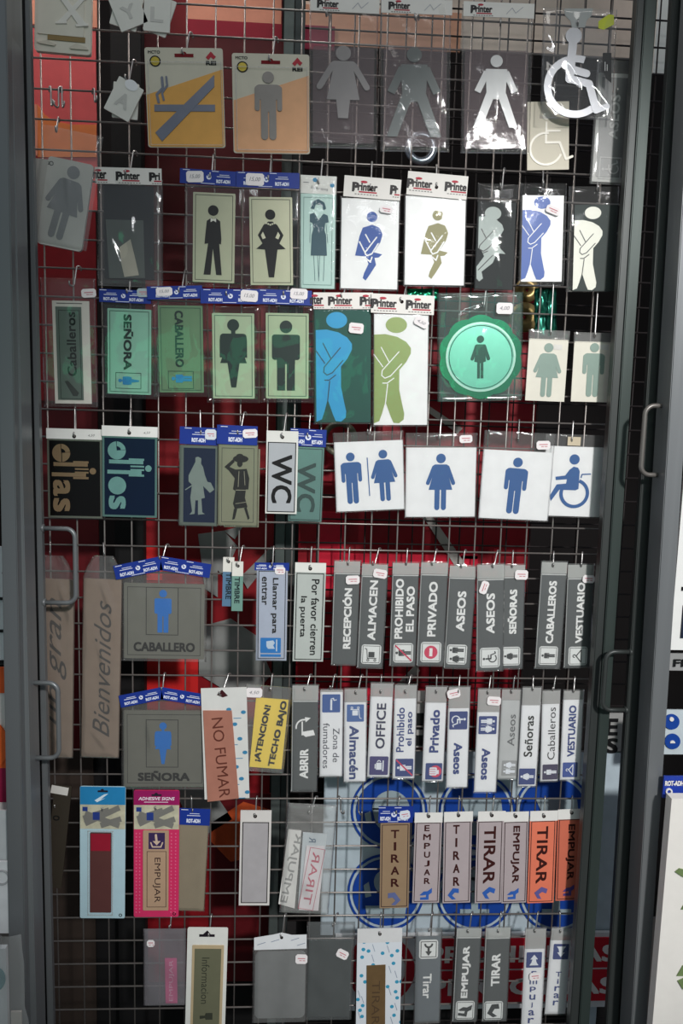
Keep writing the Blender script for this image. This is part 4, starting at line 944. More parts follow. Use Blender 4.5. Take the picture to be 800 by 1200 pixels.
p = s.P(.5); p.text('WC', 358.5, 571, 58, 22, -90, .03); p.add('lettering', mat((38, 66, 62), .4)); s.sleeve(-1, -4, s.w + 1, s.h + 1, haze=.04, bump=.5, back=False); s.rot(361, 513, 42, 20, 1, 3, 2, 1)
def square(label, short, tm, bm_, w, hook, d, top, stk, bumps=.35, **k):
    s = Sign('restroom_sign', label, 'sign', short, tm, bm_, w, 13, hook, d, G_)
    s.panel((232, 233, 233), 2, 0, rough=.4)
    s.bag(top, 1, 1.5, haze=.06, bump=bumps, gloss=.075, **k)
    if stk: s.sticker(*stk)
    return s
BLU = mat((32, 86, 146), .4, 0, .02)
s = square('white square sign with blue man and woman divided by a line', 'white couple sign', (431.5, 517), (434, 598), 80, (432, 507), 18, 11, None, folds=((4, -6, 76, -4, 2),))
p = s.P(.4); p.frame(412, 560, 60, -2); ic_man(p); p.add('pictogram', BLU); p = s.P(.4); p.frame(450, 557, 60, -2); ic_woman(p); p.add('pictogram', BLU)
p = s.P(.4); p.stroke([(430, 536), (433, 581)], 1.2, False); p.add('dividing_line', BLU)
s = square('white square sign with a single blue woman, middle of the fourth row', 'white woman sign', (517, 524.5), (515.5, 605.5), 82, (514.5, 513), 16, 17, (545, 515, -2), folds=((3, -14, 40, -8, 2), (44, -8, 80, -13, 2)))
p = s.P(.4); p.frame(516, 564.5, 66); ic_woman(p); p.add('pictogram', BLU)
s = square('white square sign with a single blue man, tilted, overlapping the wheelchair sign', 'white man sign', (607.5, 528.5), (601, 608.5), 81, (607, 516), 24, 22, (635.5, 522.5, -4, 16, 10), folds=((2, -16, 50, -4, 2), (56, -12, 80, -3, 2)))
p = s.P(.4); p.frame(603.5, 569, 66, 2); ic_man(p); p.add('pictogram', BLU)
s = square('white sign with a blue wheelchair user, far right of the fourth row', 'white wheelchair sign', (675.5, 523.5), (669.5, 605), 72, (670, 516), 14, 14, None)
p = s.P(.4); p.ell(673, 538.2, 6); p.poly([(667, 550), (672, 546.5), (677, 548), (679, 552), (677.5, 573), (674, 574.5), (655, 573), (645, 586), (643.5, 580), (652, 566.5), (663, 566), (664, 561), (651, 561.5), (650.5, 557.5), (662, 556.5)]); p.ring(672.5, 578, 17.5, 13.5, -72, 195, 30); p.stroke([(680.5, 560), (681.5, 556), (692, 556)], 1.4, False); p.add('pictogram', BLU)
p = s.P(2.6, .3); p.frame(672, 517, 1); p.rect(0, 0, 15, 10); p.add('paper_tab', mat((200, 186, 160)))

# ---------------------------------------------------------------- fifth row
G_ = ROWS[4]
for lab, sh, txt, tm, bm_, w, hk, tx, ty, ln, top, d, cut in (
    ('narrow beige welcome board in plastic behind the upper left handle', 'leftmost beige board', 'un gran', (67, 679), (65.5, 887), 39, (59, 650), 68, 775, 150, 27, 10, 0),
    ('long beige board in plastic with black handwritten letters running upward', 'handwritten beige board', 'Bienvenidos', (120.5, 679), (117, 887), 44, (122, 651), 119.5, 783, 160, 27, 16, 1)):
    s = Sign('welcome_board', lab, 'sign', sh, tm, bm_, w, 18, hk, d, G_)
    s.panel((130, 113, 99), 6, 0, rough=.5, vary=.06, name='board')
    p = s.P(.4); p.text(txt, tx, ty, ln, 20, 90, 0.0, .5); p.add('lettering', mat((62, 58, 56), .6))
    s.sleeve(-1, -top, s.w + 1, s.h + 1, haze=.07, bump=.5, gloss=.12, amp=1.6, taper=.5, folds=((20, -2, 38, 48, 2.4), (14, 60, 30, 110, 1.6), (8, 170, 34, 200, 1.6)))
def chevron(s, xl, xm, xr, yl, ym, yr, h):
    for (xa, ya, xb, yb, sd) in ((xl, yl, xm, ym, 1), (xm, ym, xr, yr, 0)):
        s.rot((xa + xb) / 2, (ya + yb) / 2, math.hypot(xb - xa, yb - ya) + 1, h, math.degrees(math.atan2(yb - ya, xb - xa)), 4, 2, sd)
MB_ = (132, 131, 121)
for lab, sh, txt, tm, bm_, w, hk, row, ch, fy, f, ty, rw in (
    ('square brushed metal gents plate with a blue man and folded blue header', 'square gents plate', 'CABALLERO', (192.5, 684), (192, 772), 94, (189, 655), 18, (136, 189, 246, 672, 660, 668, 16), 716, ic_man_solid, 758, 4),
    ('square brushed metal ladies plate with a blue woman and folded blue header', 'square ladies plate', 'SEÑORA', (193, 833), (193, 922), 96, (190, 808), 23, (142, 190, 241, 822, 812, 820, 14), 871, ic_woman_leg, 909, 5)):
    s = Sign('restroom_sign', lab, 'sign', sh, tm, bm_, w, row, hk, 16, ROWS[rw])
    s.panel(MB_, 4, 1, metal=.5, rough=.38); s.border(4, .7, (60, 60, 56))
    p = s.P(.6); p.frame(190, fy, 1); p.box(0, 0, 38, 56, .8); p.text(txt, 193 if row == 18 else 193, 0, 0.01, .01) if 0 else None; p.add('pictogram_frame', mat((50, 50, 48)))
    p = s.P(.6); p.frame(191, fy, 50); f(p); p.add('pictogram', mat((34, 112, 190), .35, .1, .02))
    p = s.P(.6); p.text(txt, 192.5 if row == 18 else 192, ty, 72 if row == 18 else 61, 11 if row == 18 else 12, 0, .03); p.add('lettering', mat((18, 18, 18), .6))
    s.sleeve(-3, -18, s.w + 3, s.h + 3, haze=.06, bump=.4, gloss=.09, folds=((30, 0, 34, 60, 1.8),)); chevron(s, *ch)
for lab, sh, tm, bm_, c, hk, d, x, y in (('tiny blue doorbell label with white tab, behind its green twin', 'blue doorbell label', (268, 653), (266.5, 710.5), (96, 130, 160), (268, 657), 13, 267.5, 686.5), ('tiny green doorbell label with white tab, overlapping its blue twin', 'green doorbell label', (278.5, 658), (277.5, 716), (120, 160, 148), (279, 662), 18, 277.7, 691.5)):
    s = Sign('door_sign', lab, 'sign', sh, tm, bm_, 13, 18, hk, d, G_)
    s.panel(c, 2, 0, y0=16, metal=.2); s.panel((224, 222, 214), 2, 0, y1=17, layer=.4, name='tab'); s.hole(.8, 1.8)
    p = s.P(.5); p.text('TIMBRE', x, y, 31, 6, -90, .02); p.add('lettering', mat((26, 40, 44)))
s = Sign('door_sign', 'pale blue ring to enter sign with a bell pictogram and blue header', 'sign', 'pale blue bell sign', (319, 667), (317.5, 774), 36, 18, (319, 662), 15, G_)
s.panel((180, 188, 204), 3, 0, metal=.15); s.border(2, .9, (60, 64, 74))
p = s.P(.6); p.text('Llamar para', 321.5, 709.5, 65, 8.5, -90, .02); p.text('entrar', 310, 692, 33, 6.5, -90, .02); p.add('lettering', BLK)
p = s.P(.6); p.rrect(317, 756, 24, 18, 1); p.rect(317, 768, 24, 3); p.add('pictogram_field', mat((36, 120, 190)))
p = s.P(.8); p.poly([(312, 751), (320, 750), (322, 753), (320, 756), (322, 760), (314, 760), (312, 757)]); p.rect(324, 756, 1.5, 14); p.add('pictogram', mat((190, 205, 220)))
s.rot(318.5, 664, 40, 9, 0, .6, 2, 0); s.sticker(328, 668.5, 0, 12, 9, 1.6); s.sleeve(-1, -1, s.w + 1, s.h + 1, haze=.03, bump=.3, back=False)
s = Sign('door_sign', 'off white please close the door sign with black downward lettering', 'sign', 'off white close the door sign', (364, 659.5), (360.5, 775), 36, 18, (363.5, 665), 15, G_)
s.panel((182, 188, 183), 2.5, 0); s.panel((228, 228, 222), 2, 0, y1=11, layer=.4, name='tab'); s.hole(.8, 2.2)
p = s.loc(.6); p.frame(s.cu, s.cv + 5, 1, local=True); p.box(0, 0, 32, s.h - 14, .9); p.add('border', BLK)
p = s.P(.6); p.text('Por favor cierren', 368.5, 723, 89, 9, -90, .01); p.text('la puerta', 354.5, 722, 48, 9, -90, .01); p.add('lettering', BLK)

GP = mat(GRAYP, .4, .1, .03); WL = mat((236, 236, 234), .4, 0, 0); ICB = mat((226, 228, 226), .4, 0, 0); ICD = mat((48, 50, 52), .4, 0, 0); PINK = mat((206, 50, 88), .4, 0, 0)
def grey(label, short, tm, bm_, w, row, hook, d, lines, icon, stk=None, top=15, rot=90, tint=None, group=None):
    s = Sign('door_sign', label, 'sign', short, tm, bm_, w, row, hook, d, group or G_)
    s.panel(GP, 2, 0); p = s.loc(.5); p.rect(w / 2, .7, w, 1.4); p.rect(.5, s.h / 2, 1, s.h); p.add('edge_line', mat((190, 192, 190)))
    p = s.P(.5)
    for t, x, y, ln, hg in lines: p.text(t, x, y, ln, hg, rot, .03)
    p.add('lettering', WL)
    if icon:
        x, y, sz, fn = icon; a = math.degrees(-s.ang)
        p = s.P(.5, .2); p.frame(x, y, sz); p.rrect(0, 0, 1, 1, .14); ib = p.add('pictogram_field', ICB)
        p = s.P(.7); p.frame(x, y, 1); p.box(0, 0, sz * .88, sz * .88, .6); fn(p, x, y, sz); p.add('pictogram', ICD, ib)
        if fn in (i_proh, i_noent):
            q = s.P(.9)
            if fn is i_proh: q.frame(x, y, sz); q.stroke([(-.42, -.38), (.42, .40)], .075, False)
            else: q.frame(x, y, sz * .36); q.ell(0, 0, .9)
            r = q.add('prohibition_mark', PINK, ib)
            if fn is i_noent: q = s.P(1.1); q.frame(x, y, sz); q.rect(0, 0, .15, .4); q.add('white_bar', WL, ib)
    s.bag(top, 1, 1.5, haze=.10, bump=.3, gloss=.08, hc=(200, 204, 202), amp=.7)
    p = s.loc(1.2, .3); p.rect(w / 2, -top / 2 + .5, w, top - 2); p.add('bag_header', film(.6, hc=(196, 198, 194), bump=.5, gloss=.1))
    if stk: s.sticker(*stk)
    return s
def i_cart(p, x, y, z): p.frame(x, y, z * .78); ic_cart(p)
def i_proh(p, x, y, z): p.frame(x, y, z * .8, -90); ic_man(p)
def i_noent(p, x, y, z): pass
def i_two(p, x, y, z): p.frame(x, y - z * .22, z * .72, -90); ic_man(p); p.frame(x, y + z * .22, z * .72, -90); ic_woman(p)
def i_wc(p, x, y, z): p.frame(x, y, z * .72, -90); ic_wheelchair(p)
def i_wo(p, x, y, z): p.frame(x, y, z * .72, -90); ic_woman(p)
def i_ma(p, x, y, z): p.frame(x, y, z * .72, -90); ic_man(p)
def i_ha(p, x, y, z): p.frame(x, y, z * .8, -90); ic_hanger(p)
grey('dark grey reception sign without pictogram, leftmost of the grey upright row', 'grey reception sign', (406.5, 671.5), (403, 778.5), 30, 18, (408, 661), 14, [('RECEPCIÓN', 406, 724.5, 71, 11)], None, (413, 679, -3, 16, 10))
grey('dark grey storeroom sign with a loaded trolley pictogram', 'grey storeroom sign', (438.5, 675), (433, 782), 29.5, 18, (438, 661), 19, [('ALMACEN', 436.5, 715, 70, 9.5)], (434.7, 766.5, 23, i_cart), (445, 672, 8, 16, 10))
grey('dark grey no entry for people sign with a struck out figure', 'grey no passage sign', (475, 673.5), (471.5, 779.5), 30.5, 18, (476, 661), 14, [('PROHIBIDO', 467.5, 713, 70, 9.5), ('EL PASO', 480.5, 713.5, 53, 9.5)], (472.3, 764.8, 23, i_proh))
grey('dark grey private sign with a red no entry disc', 'grey private sign', (508.5, 673), (503.5, 779.5), 31, 18, (507, 661), 18, [('PRIVADO', 506.5, 713.5, 64, 10)], (504.6, 764, 24, i_noent))
grey('dark grey toilets sign with two figures, tilted, beside the private sign', 'grey two figure toilets sign', (541.5, 677), (535, 782.5), 30.5, 18, (541, 664), 14, [('ASEOS', 540, 716, 47, 10)], (535, 766.7, 23.5, i_two))
grey('dark grey toilets sign with a wheelchair pictogram, overlapping the grey ladies sign', 'grey wheelchair toilets sign', (574.5, 678.5), (573.5, 785.5), 31, 18, (578, 664), 20, [('ASEOS', 574.5, 718.5, 47, 10)], (573.7, 770.4, 23.5, i_wc), (566.5, 687.5, -70), top=18)
grey('dark grey ladies sign partly hidden by the grey wheelchair toilets sign', 'grey ladies sign', (600, 676), (597.5, 783), 29, 18, (600, 664), 14, [('SEÑORAS', 600, 716.5, 52, 10.5)], (598.2, 768.7, 22, i_wo), (610, 673.6, 2, 15, 11))
grey('dark grey gents sign, second from the right in the grey upright row', 'grey gents sign', (648.5, 672.5), (641, 782.5), 29.5, 18, (648, 663), 18, [('CABALLEROS', 645.5, 717, 73, 9)], (642, 768, 22, i_ma))
grey('dark grey changing room sign with a coat hanger, far right of its row', 'grey changing room sign', (680, 677.5), (675.5, 781.5), 30.5, 18, (681, 663), 14, [('VESTUARIO', 679.5, 718, 71, 9)], (676.7, 768.5, 22, i_ha), (688.5, 678.5, 3, 14, 9), top=17)

# ---------------------------------------------------------------- sixth row
G_ = ROWS[5]
s = Sign('door_sign', 'copper no smoking plate on a white printed card, beside the yellow warning sign', 'sign', 'copper no smoking plate', (262, 806), (266, 936), 53, 23, (259, 813), 24, G_)
s.panel((214, 214, 210), 1.5, 0, name='card'); p = s.P(.6); p.poly([(254, 814), (260, 808), (267, 815), (261, 817)]); p.add('hang_hole', mat((60, 14, 20), .8))
p = s.P(.5)
for k, (x, y) in enumerate(((268, 831), (285, 834), (275, 848), (281, 865), (287, 881), (277, 898), (283, 912), (290, 928))): p.ell(x, y, 3, 2.2, 10); p.rect(x - 7, y + 7, 9, .8)
p.add('card_print', mat((60, 130, 170)))
p = s.P(2, 2); p.poly([(238, 832), (271.5, 832), (280, 935), (243, 939)]); p.add('panel', mat((184, 126, 108), .38, .2, .05))
p = s.P(2.4); p.frame(259, 887, 1, -4); p.text('NO FUMAR', 0, 0, 94, 13, -90, -.005); p.add('lettering', mat((110, 60, 50), .4, .3))
s = Sign('warning_sign', 'yellow low ceiling warning sign with two bold black lines, slightly tilted', 'sign', 'yellow warning sign', (319, 819), (311, 900), 38, 23, (317, 808), 16, G_)
s.panel((232, 204, 84), 2.5, 0, rough=.45); p = s.P(.5); p.text('¡ATENCION!', 308, 859, 67, 9, 84, .035); p.text('TECHO BAJO', 326, 860, 78, 9.5, 84, .035); p.add('lettering', BLK)
s.sleeve(-14, -15, s.w + 3, s.h + 5, haze=.10, bump=.35, gloss=.09); s.sticker(298, 810.5, -3, 19, 11, 4.5, '4,50')
s = grey('dark grey open the door sign with a hand on a lever and curved arrow', 'grey open sign', (357.5, 821), (356, 926.5), 30, 23, (358, 808), 18, [('ABRIR', 356, 894.5, 35, 10)], None, top=19, group=G_)
p = s.P(.6); p.ring(356, 852, 10, 8.2, 170, 290, 14); p.poly([(357, 840), (364, 841), (358, 846)]); p.stroke([(354, 845), (354, 861)], 1.6, False); p.poly([(354, 857), (367, 855), (369, 861), (358, 863), (354, 860)]); p.add('pictogram', WL)
WPL = mat((232, 233, 235), .4, 0, .02); NV = mat((34, 56, 122), .4, 0, 0); PU = mat((58, 52, 112), .4, 0, 0); WI = mat((228, 232, 238), .4, 0, 0)
def white(label, short, tm, bm_, w, hook, d, lines, icon, stk=None, top=17, rot=90, ink=NV, field=NV, bold=.03, row=23, extra=None, stack=None, pm=WPL, group=None, dx=0):
    s = Sign('door_sign', label, 'sign', short, tm, bm_, w, row, hook, d, group or G_)
    s.panel(pm, 2, 0); p = s.P(.5)
    for t, x, y, ln, hg in lines: p.text(t, x, y, ln, hg, rot, bold)
    if stack: p.stack(*stack, dx=dx)
    p.add('lettering', ink)
    x, y, sz, fn, ir = icon
    q = s.P(.5, .1); q.frame(x, y, sz); q.rrect(0, 0, 1, 1, .06); ib = q.add('pictogram_field', field)
    q = s.P(.8); q.frame(x, y, sz * .82, ir); fn(q); q.add('pictogram', WI, ib)
    if extra: extra(s, ib, x, y, sz)
    s.bag(top, 1, 1.5, haze=.10, bump=.3, gloss=.07, amp=.7)
    p = s.loc(1.2, .3); p.rect(w / 2, -top / 2 + .5, w, top - 2); p.add('bag_header', film(.6, hc=(190, 190, 188), bump=.5, gloss=.1))
    if stk: s.sticker(*stk)
    return s
def ic_cig(p): p.rect(0, .1, .13, .7); p.stroke([(-.02, -.3), (.15, -.35), (.18, -.2), (.34, -.24)], .06)
def ic_pair(p):
    for y, f in ((-.25, ic_man), (.25, ic_woman)):
        pass
def pair(p):
    fr = p.fr; k = fr[2]; ca, sa = fr[3], fr[4]
    for o, f in ((-.26, ic_man), (.26, ic_woman)):
        p.fr = (fr[0] + k * (o * ca), fr[1] + k * (o * sa), k * .95, ca, sa, 1); f(p)
    p.fr = fr; p.rect(0, 0, .02, .9)
def ic_hand(p): p.rrect(-.05, 0, .55, .6, .1); p.rect(.3, .05, .15, .3)
def ex_slash(s, ib, x, y, z): q = s.P(1); q.frame(x, y, z); q.stroke([(-.46, -.44), (.46, .44)], .08, False); q.add('prohibition_mark', PINK, ib)
def ex_stop(s, ib, x, y, z):
    q = s.P(.65); q.frame(x, y, z); q.ell(.1, 0, .36); q.add('prohibition_mark', PINK, ib)
    q = s.P(1); q.frame(x, y, z)
    for j in (-.14, 0, .14): q.rect(-.1, j, .4, .03)
    q.add('pictogram_lines', PINK, ib)
white('white smoking area sign with a cigarette square at its top', 'white smoking area sign', (388.5, 811), (387.5, 909.5), 26.5, (388, 806), 14, [('Zona de', 393.6, 873, 40, 7.5), ('fumadores', 382, 873.5, 53, 7.5)], (388, 824, 21, ic_cig, 0), rot=-90, ink=mat((50, 54, 70)), field=mat((44, 84, 150)), bold=0, top=4)
white('white storeroom sign with a blue trolley square at its top, reading downward', 'white storeroom sign', (416.3, 823), (415.5, 915.6), 25.5, (418, 812), 18, [('Almacén', 414.5, 881.5, 63, 11)], (416.3, 835.4, 20, ic_cart, 180), rot=-90, ink=mat((50, 66, 120)), field=mat((64, 100, 160)))
white('white office sign with a purple cup square at its foot', 'white office sign', (447, 816.5), (443, 910.3), 26, (446, 811), 14, [('OFFICE', 446, 850.5, 53, 11)], (443.7, 897, 22, ic_cup, -90), ink=mat((36, 38, 74)), field=PU, bold=.02)
white('white no passage sign with a struck out figure on blue at its foot', 'white no passage sign', (475, 818.5), (472.5, 912), 25.5, (476, 811), 18, [('Prohibido', 469, 854.8, 52, 9), ('el paso', 480, 854, 40, 9)], (473.5, 899.3, 21, ic_man, -90), bold=.015, extra=ex_slash)
white('white private sign with a red stop disc on a blue square', 'white private sign', (510.5, 823.5), (506.5, 915), 24.5, (511, 811), 14, [('Privado', 509, 856.6, 50, 11)], (508, 903.7, 19.5, ic_hand, 0), top=20, extra=ex_stop)
white('white toilets sign with a wheelchair square at its top, reading downward', 'white wheelchair toilets sign', (537.5, 830), (535, 922.4), 24.5, (537, 811), 18, [('Aseos', 536, 888.5, 37, 10)], (537, 844, 21, ic_wheelchair, 90), (531, 812, -12, 15, 10), 26, rot=-90)
white('white toilets sign with a couple on a blue square at its top, hanging lowest', 'white couple toilets sign', (572, 834.5), (568, 928), 25.5, (572, 812), 18, [('Aseos', 568.7, 895, 37, 10)], (571.2, 849.5, 21, pair, 90), (578, 821, 4, 16, 10), 28, rot=-90)
white('light grey toilets sign with a small outlined couple, between white signs', 'light grey toilets sign', (599, 820.5), (594, 912.5), 23, (600, 811), 12, [('Aseos', 599, 855.5, 37, 8.5)], (596.5, 900, 18, pair, -90), top=14, ink=mat((104, 106, 108)), field=mat((150, 152, 152)), bold=.01, pm=mat((192, 194, 194), .4, .1))
white('white ladies sign with a woman on a navy square at its foot', 'white ladies sign', (622, 826.5), (617, 921), 21.5, (624, 808), 18, [('Señoras', 619.3, 862.5, 48, 10)], (617.2, 909.7, 19, ic_woman, -90), top=22, ink=BLK, bold=.015)
white('white gents sign with a man on a purple square at its foot', 'white gents sign', (645.3, 825), (643, 915), 20.5, (648, 808), 14, [('Caballeros', 646, 859.5, 61, 8.5)], (644.3, 904.5, 18, ic_man, -90), top=17, ink=mat((30, 30, 36)), field=mat((50, 42, 80)), bold=.0)
white('white changing room sign with a coat hanger on blue, far right of its row', 'white changing room sign', (671.5, 820), (667.3, 913.5), 23, (672, 810), 19, [('VESTUARIO', 669.7, 856.4, 60, 8.5)], (667.6, 901.8, 17.5, ic_hanger, -90), top=12, field=mat((36, 70, 150)))

# ---------------------------------------------------------------- seventh row
G_ = ROWS[6]
s = Sign('door_sign', 'dark tilted board with a white tag at far left of the seventh row', 'sign', 'dark tilted board', (74, 921), (62, 1040), 20, 28, (64, 918), 8, G_)
s.panel((58, 52, 44), 3, 0); s.card(70, 926, 20, 9, 4, (214, 210, 204), .8)
s.P(.6).text('O', 66, 958, 6, 8, -90).add('lettering', BLK)
def pack(label, short, tm, bm_, w, hook, d, c, c2, top, third=None):
    s = Sign('blister_card', label, 'sign', short, tm, bm_, w, 28, hook, d, G_)
    s.panel(c, 1.5, 2, name='card'); p = s.loc(.4, .3); p.rect(w / 2, top / 2 + .5, w - .5, top); p.add('header_print', mat(c2, .4))
    p = s.loc(.5, .3); p.rect(w / 2, top + 14, w - .5, 28); ph = p.add('photo_band', mat((188, 184, 160), .4, 0, .2))
    p = s.loc(.8); y = top + 14
    for x0, y0, x1, y1 in ((6, 8, 46, -11), (6, -4, 46, 10), (4, 2, 34, -8), (24, 10, 48, 2)): p.stroke([(x0, y + y0), (x1, y + y1)], 6.5, False)
    p.add('photo_plates', mat((140, 138, 132), .35, .3), ph)
    p = s.loc(.9); p.rect(19, y - 1, 8, 9); p.rect(6, y - 9, 6, 5); p.add('photo_squares', mat((40, 60, 130)), ph)
    p = s.loc(.7); p.rrect(w / 2, 5.5, 12, 2.2, 1); p.ell(s.hu, 4.6, 2, 2, 10); p.add('hang_slot', mat((30, 24, 40), .8))
    p = s.loc(.9); p.ring(w - 5, s.h - 4, 2, 1.2, n=10); p.add('corner_mark', BLK)
    return s
s = pack('sky blue carded pack with a dark red plate, leftmost carded pack', 'sky blue pack', (120.5, 921.5), (120, 1076), 53, (120, 926), 18, (176, 204, 214), (40, 128, 180), 21)
p = s.loc(.9); p.poly([(17, 16), (28, 9), (33, 8), (24, 15), (30, 13), (20, 18)]); p.add('logo_mark', mat((210, 225, 235)))
s.panel((92, 56, 54), 2, 1, x0=12, x1=37, y0=53, y1=147, layer=2.2, rough=.3, name='panel'); s.panel((150, 30, 50), .6, 0, x0=13, x1=36, y0=54, y1=74, layer=2.6, rough=.4, name='red_label')
p = s.loc(4, .3); p.frame(24.5, 100, 1, local=True); p.box(0, 0, 30, 100, 1.2); p.add('blister_rim', film(.2, bump=.1))
s = pack('magenta carded pack with a beige push plate, second carded pack', 'magenta pack', (183.5, 926), (183, 1074.5), 53, (183, 930), 14, (206, 50, 98), (150, 30, 92), 17)
p = s.loc(.9); p.text('ADHESIVE SIGNS', 26.5, 9.5, 42, 3.8, 0, .02, .2); p.rect(26, 13.5, 28, .7); p.add('lettering', mat((230, 220, 228)))
p = s.loc(.6)
for j in range(24):
    for q in (3, 7, 44, 49): p.ell(q, 50 + j * 4, 1.0, 1.0, 6)
p.add('dot_pattern', mat((226, 100, 136)))
s.panel((178, 148, 122), 2, 1, x0=11, x1=41, y0=46, y1=140, layer=2, name='panel')
p = s.loc(2.3, .2); p.rect(27, 58, 19, 19); pf = p.add('pictogram_field', mat((60, 44, 84))); p = s.loc(2.5); p.frame(27, 58, 19, local=True); p.stroke([(-.05, -.36), (.0, .1)], .14); p.poly([(-.25, 0), (.25, 0), (0, .26)]); p.stroke([(-.36, .1), (-.26, .36), (.26, .36), (.36, .1)], .08); p.add('pictogram', mat((205, 180, 160)), pf)
p = s.loc(2.4); p.box(27, 103, 23, 66, .6); p.text('EMPUJAR', 27, 104, 53, 9, -90, .0); p.add('lettering', mat((60, 42, 40)))
s = rotplate('door_sign', 'plain tan plate with a small blue header, right of the magenta pack', 'plain tan plate', (225.5, 966), (220.5, 1067), 37, 28, (225, 950), 10, (150, 138, 118), (227, 956.5, 38, 19, 0), 1, 4, brd=None, met=.1, seed=1, bottom=1, rows=ROWS[6])
s = Sign('door_sign', 'blank pale grey plate with a thin dark border and white tab', 'sign', 'blank bordered plate', (300, 950), (297.5, 1061), 36, 28, (299, 955), 14, G_)
s.panel((214, 210, 206), 2.5, 0); s.panel((170, 166, 168), 1, 0, x0=3, x1=33, y0=14, y1=107, layer=.5, name='grey_field', vary=.05); s.hole(.8, 2.2)
p = s.loc(.8); p.box(18, 60.5, 31, 95, 1); p.add('border', mat((34, 30, 32)))
s = Sign('plate_bag', 'clear bag holding two tilted plates with mirror written push and pull lettering', 'sign', 'mirror written plates', (365.5, 950), (356, 1070), 58, 28, (364, 952), 16, G_)
p = s.P(0, 2); p.poly([(338, 971), (353, 973), (345, 1064), (326, 1058)]); a = p.add('panel', mat((224, 222, 218)))
p = s.P(.4); p.frame(340, 1016, 1, 9); p.text('EMPUJAR', 0, 0, 82, 11, 90, .01, 0, True); p.add('lettering', mat((150, 150, 148)), a)
p = s.P(2.6, 2); p.poly([(355, 974), (383, 977), (373, 1064), (349, 1060)]); p.add('plate_behind', mat((196, 204, 208), .4))
p = s.P(5, 1.5); p.poly([(359, 989), (380, 990), (373, 1066), (350, 1064)]); a = p.add('panel', mat((222, 216, 218)))
p = s.P(5.4); p.frame(365, 1028, 1, 7); p.box(0, 0, 18, 73, .6); p.text('TIRAR', 0, -1, 62, 9, 90, -.004, 0, True); p.add('lettering', mat((190, 90, 110)), a)
p = s.P(3); p.text('R', 366, 983, 6, 8, 90, .01, 0, True); p.add('lettering', mat((90, 110, 130)))
s.sleeve(0, -8, s.w, s.h, haze=.16, bump=.5, gloss=.11, amp=1.5, layer=6.5, folds=((6, 0, 50, 14, 2), (30, 4, 36, 24, 2)))
def arrow_plate(label, short, tm, bm_, w, hook, d, c, txt, mode, box, arrow, ink=(60, 26, 24), hdr='tab', ac=(52, 96, 176), met=.1):
    s = Sign('door_sign', label, 'sign', short, tm, bm_, w, 28, hook, d, G_)
    s.panel(c, 2.5, 0, metal=met, rough=.38); s.border(1.6, .8, (60, 44, 46)); p = s.P(.6)
    if mode == 'stack': p.stack(txt, *box)
    else: p.text(txt, *box, -90, .02)
    p.add('lettering', mat(ink, .45))
    x, y, z, fn, fl, r = arrow; p = s.P(.6); p.frame(x, y, z, r, flip=fl); fn(p); p.add('pictogram', mat(ac, .4))
    if hdr == 'tab':
        s.card(hook[0], tm[1] - 4.5, w + 1, 11.5, 0, (228, 226, 222), .8); s.hole(1.9, 2)
    return s
s = arrow_plate('bronze pull plate with stacked letters and a blue header, left of the push plates', 'bronze pull plate', (463, 964.5), (461.5, 1064), 34, (465, 952), 16, (176, 148, 118), 'TIRAR', 'stack', (462.7, 970, 1041, 9.5), (461.5, 1053, 17, ic_arrow, True, 0), hdr=None, ac=(96, 106, 150), met=.35)
s.rot(463.5, 954.5, 40, 19, 1, .8, 2, 0); s.sticker(474, 955, -8, 12, 10, 1.8, None, (214, 220, 230))
PLT = (183, 170, 172)
arrow_plate('pale mauve push plate with small stacked letters', 'stacked push plate', (502, 962.5), (498.5, 1058), 31.5, (502, 955), 14, PLT, 'EMPUJAR', 'stack', (500.2, 965, 1037, 7), (499, 1047.5, 16, ic_push, False, 0))
arrow_plate('pale mauve pull plate with widely spaced stacked letters', 'stacked pull plate', (536.5, 961.5), (534.5, 1058), 32.5, (537, 954), 14, PLT, 'TIRAR', 'stack', (534.5, 964, 1040, 7.5), (531, 1047, 15, ic_arrow, False, 0))
arrow_plate('pale mauve pull plate with large sideways letters', 'sideways pull plate', (574.5, 961), (571.5, 1058), 31, (576, 954), 18, PLT, 'TIRAR', 'r', (573.3, 1001.5, 67, 13.5), (572, 1046, 16, ic_arrow, False, 15))
arrow_plate('pale mauve push plate with sideways letters, left of the orange pull plate', 'sideways push plate', (604.5, 961.5), (602, 1058), 29.5, (604, 955), 13, PLT, 'EMPUJAR', 'r', (603.3, 1001, 67, 10), (601, 1047, 15, ic_push, False, 0))
ORG = (236, 128, 100)
arrow_plate('bright orange pull plate with sideways letters', 'orange pull plate', (636.5, 960.5), (633, 1058), 31, (637, 955), 18, ORG, 'TIRAR', 'r', (634.7, 1001.5, 67, 12.5), (633, 1046, 16, ic_arrow, False, 15), ac=(100, 92, 150))
arrow_plate('darker orange push plate with sideways letters, far right of its row', 'orange push plate', (669, 958.5), (666, 1055), 31, (669.5, 951), 14, (214, 116, 92), 'EMPUJAR', 'r', (667.7, 998, 65, 10), (666, 1043, 15, ic_push, False, 0), ac=(84, 70, 130))

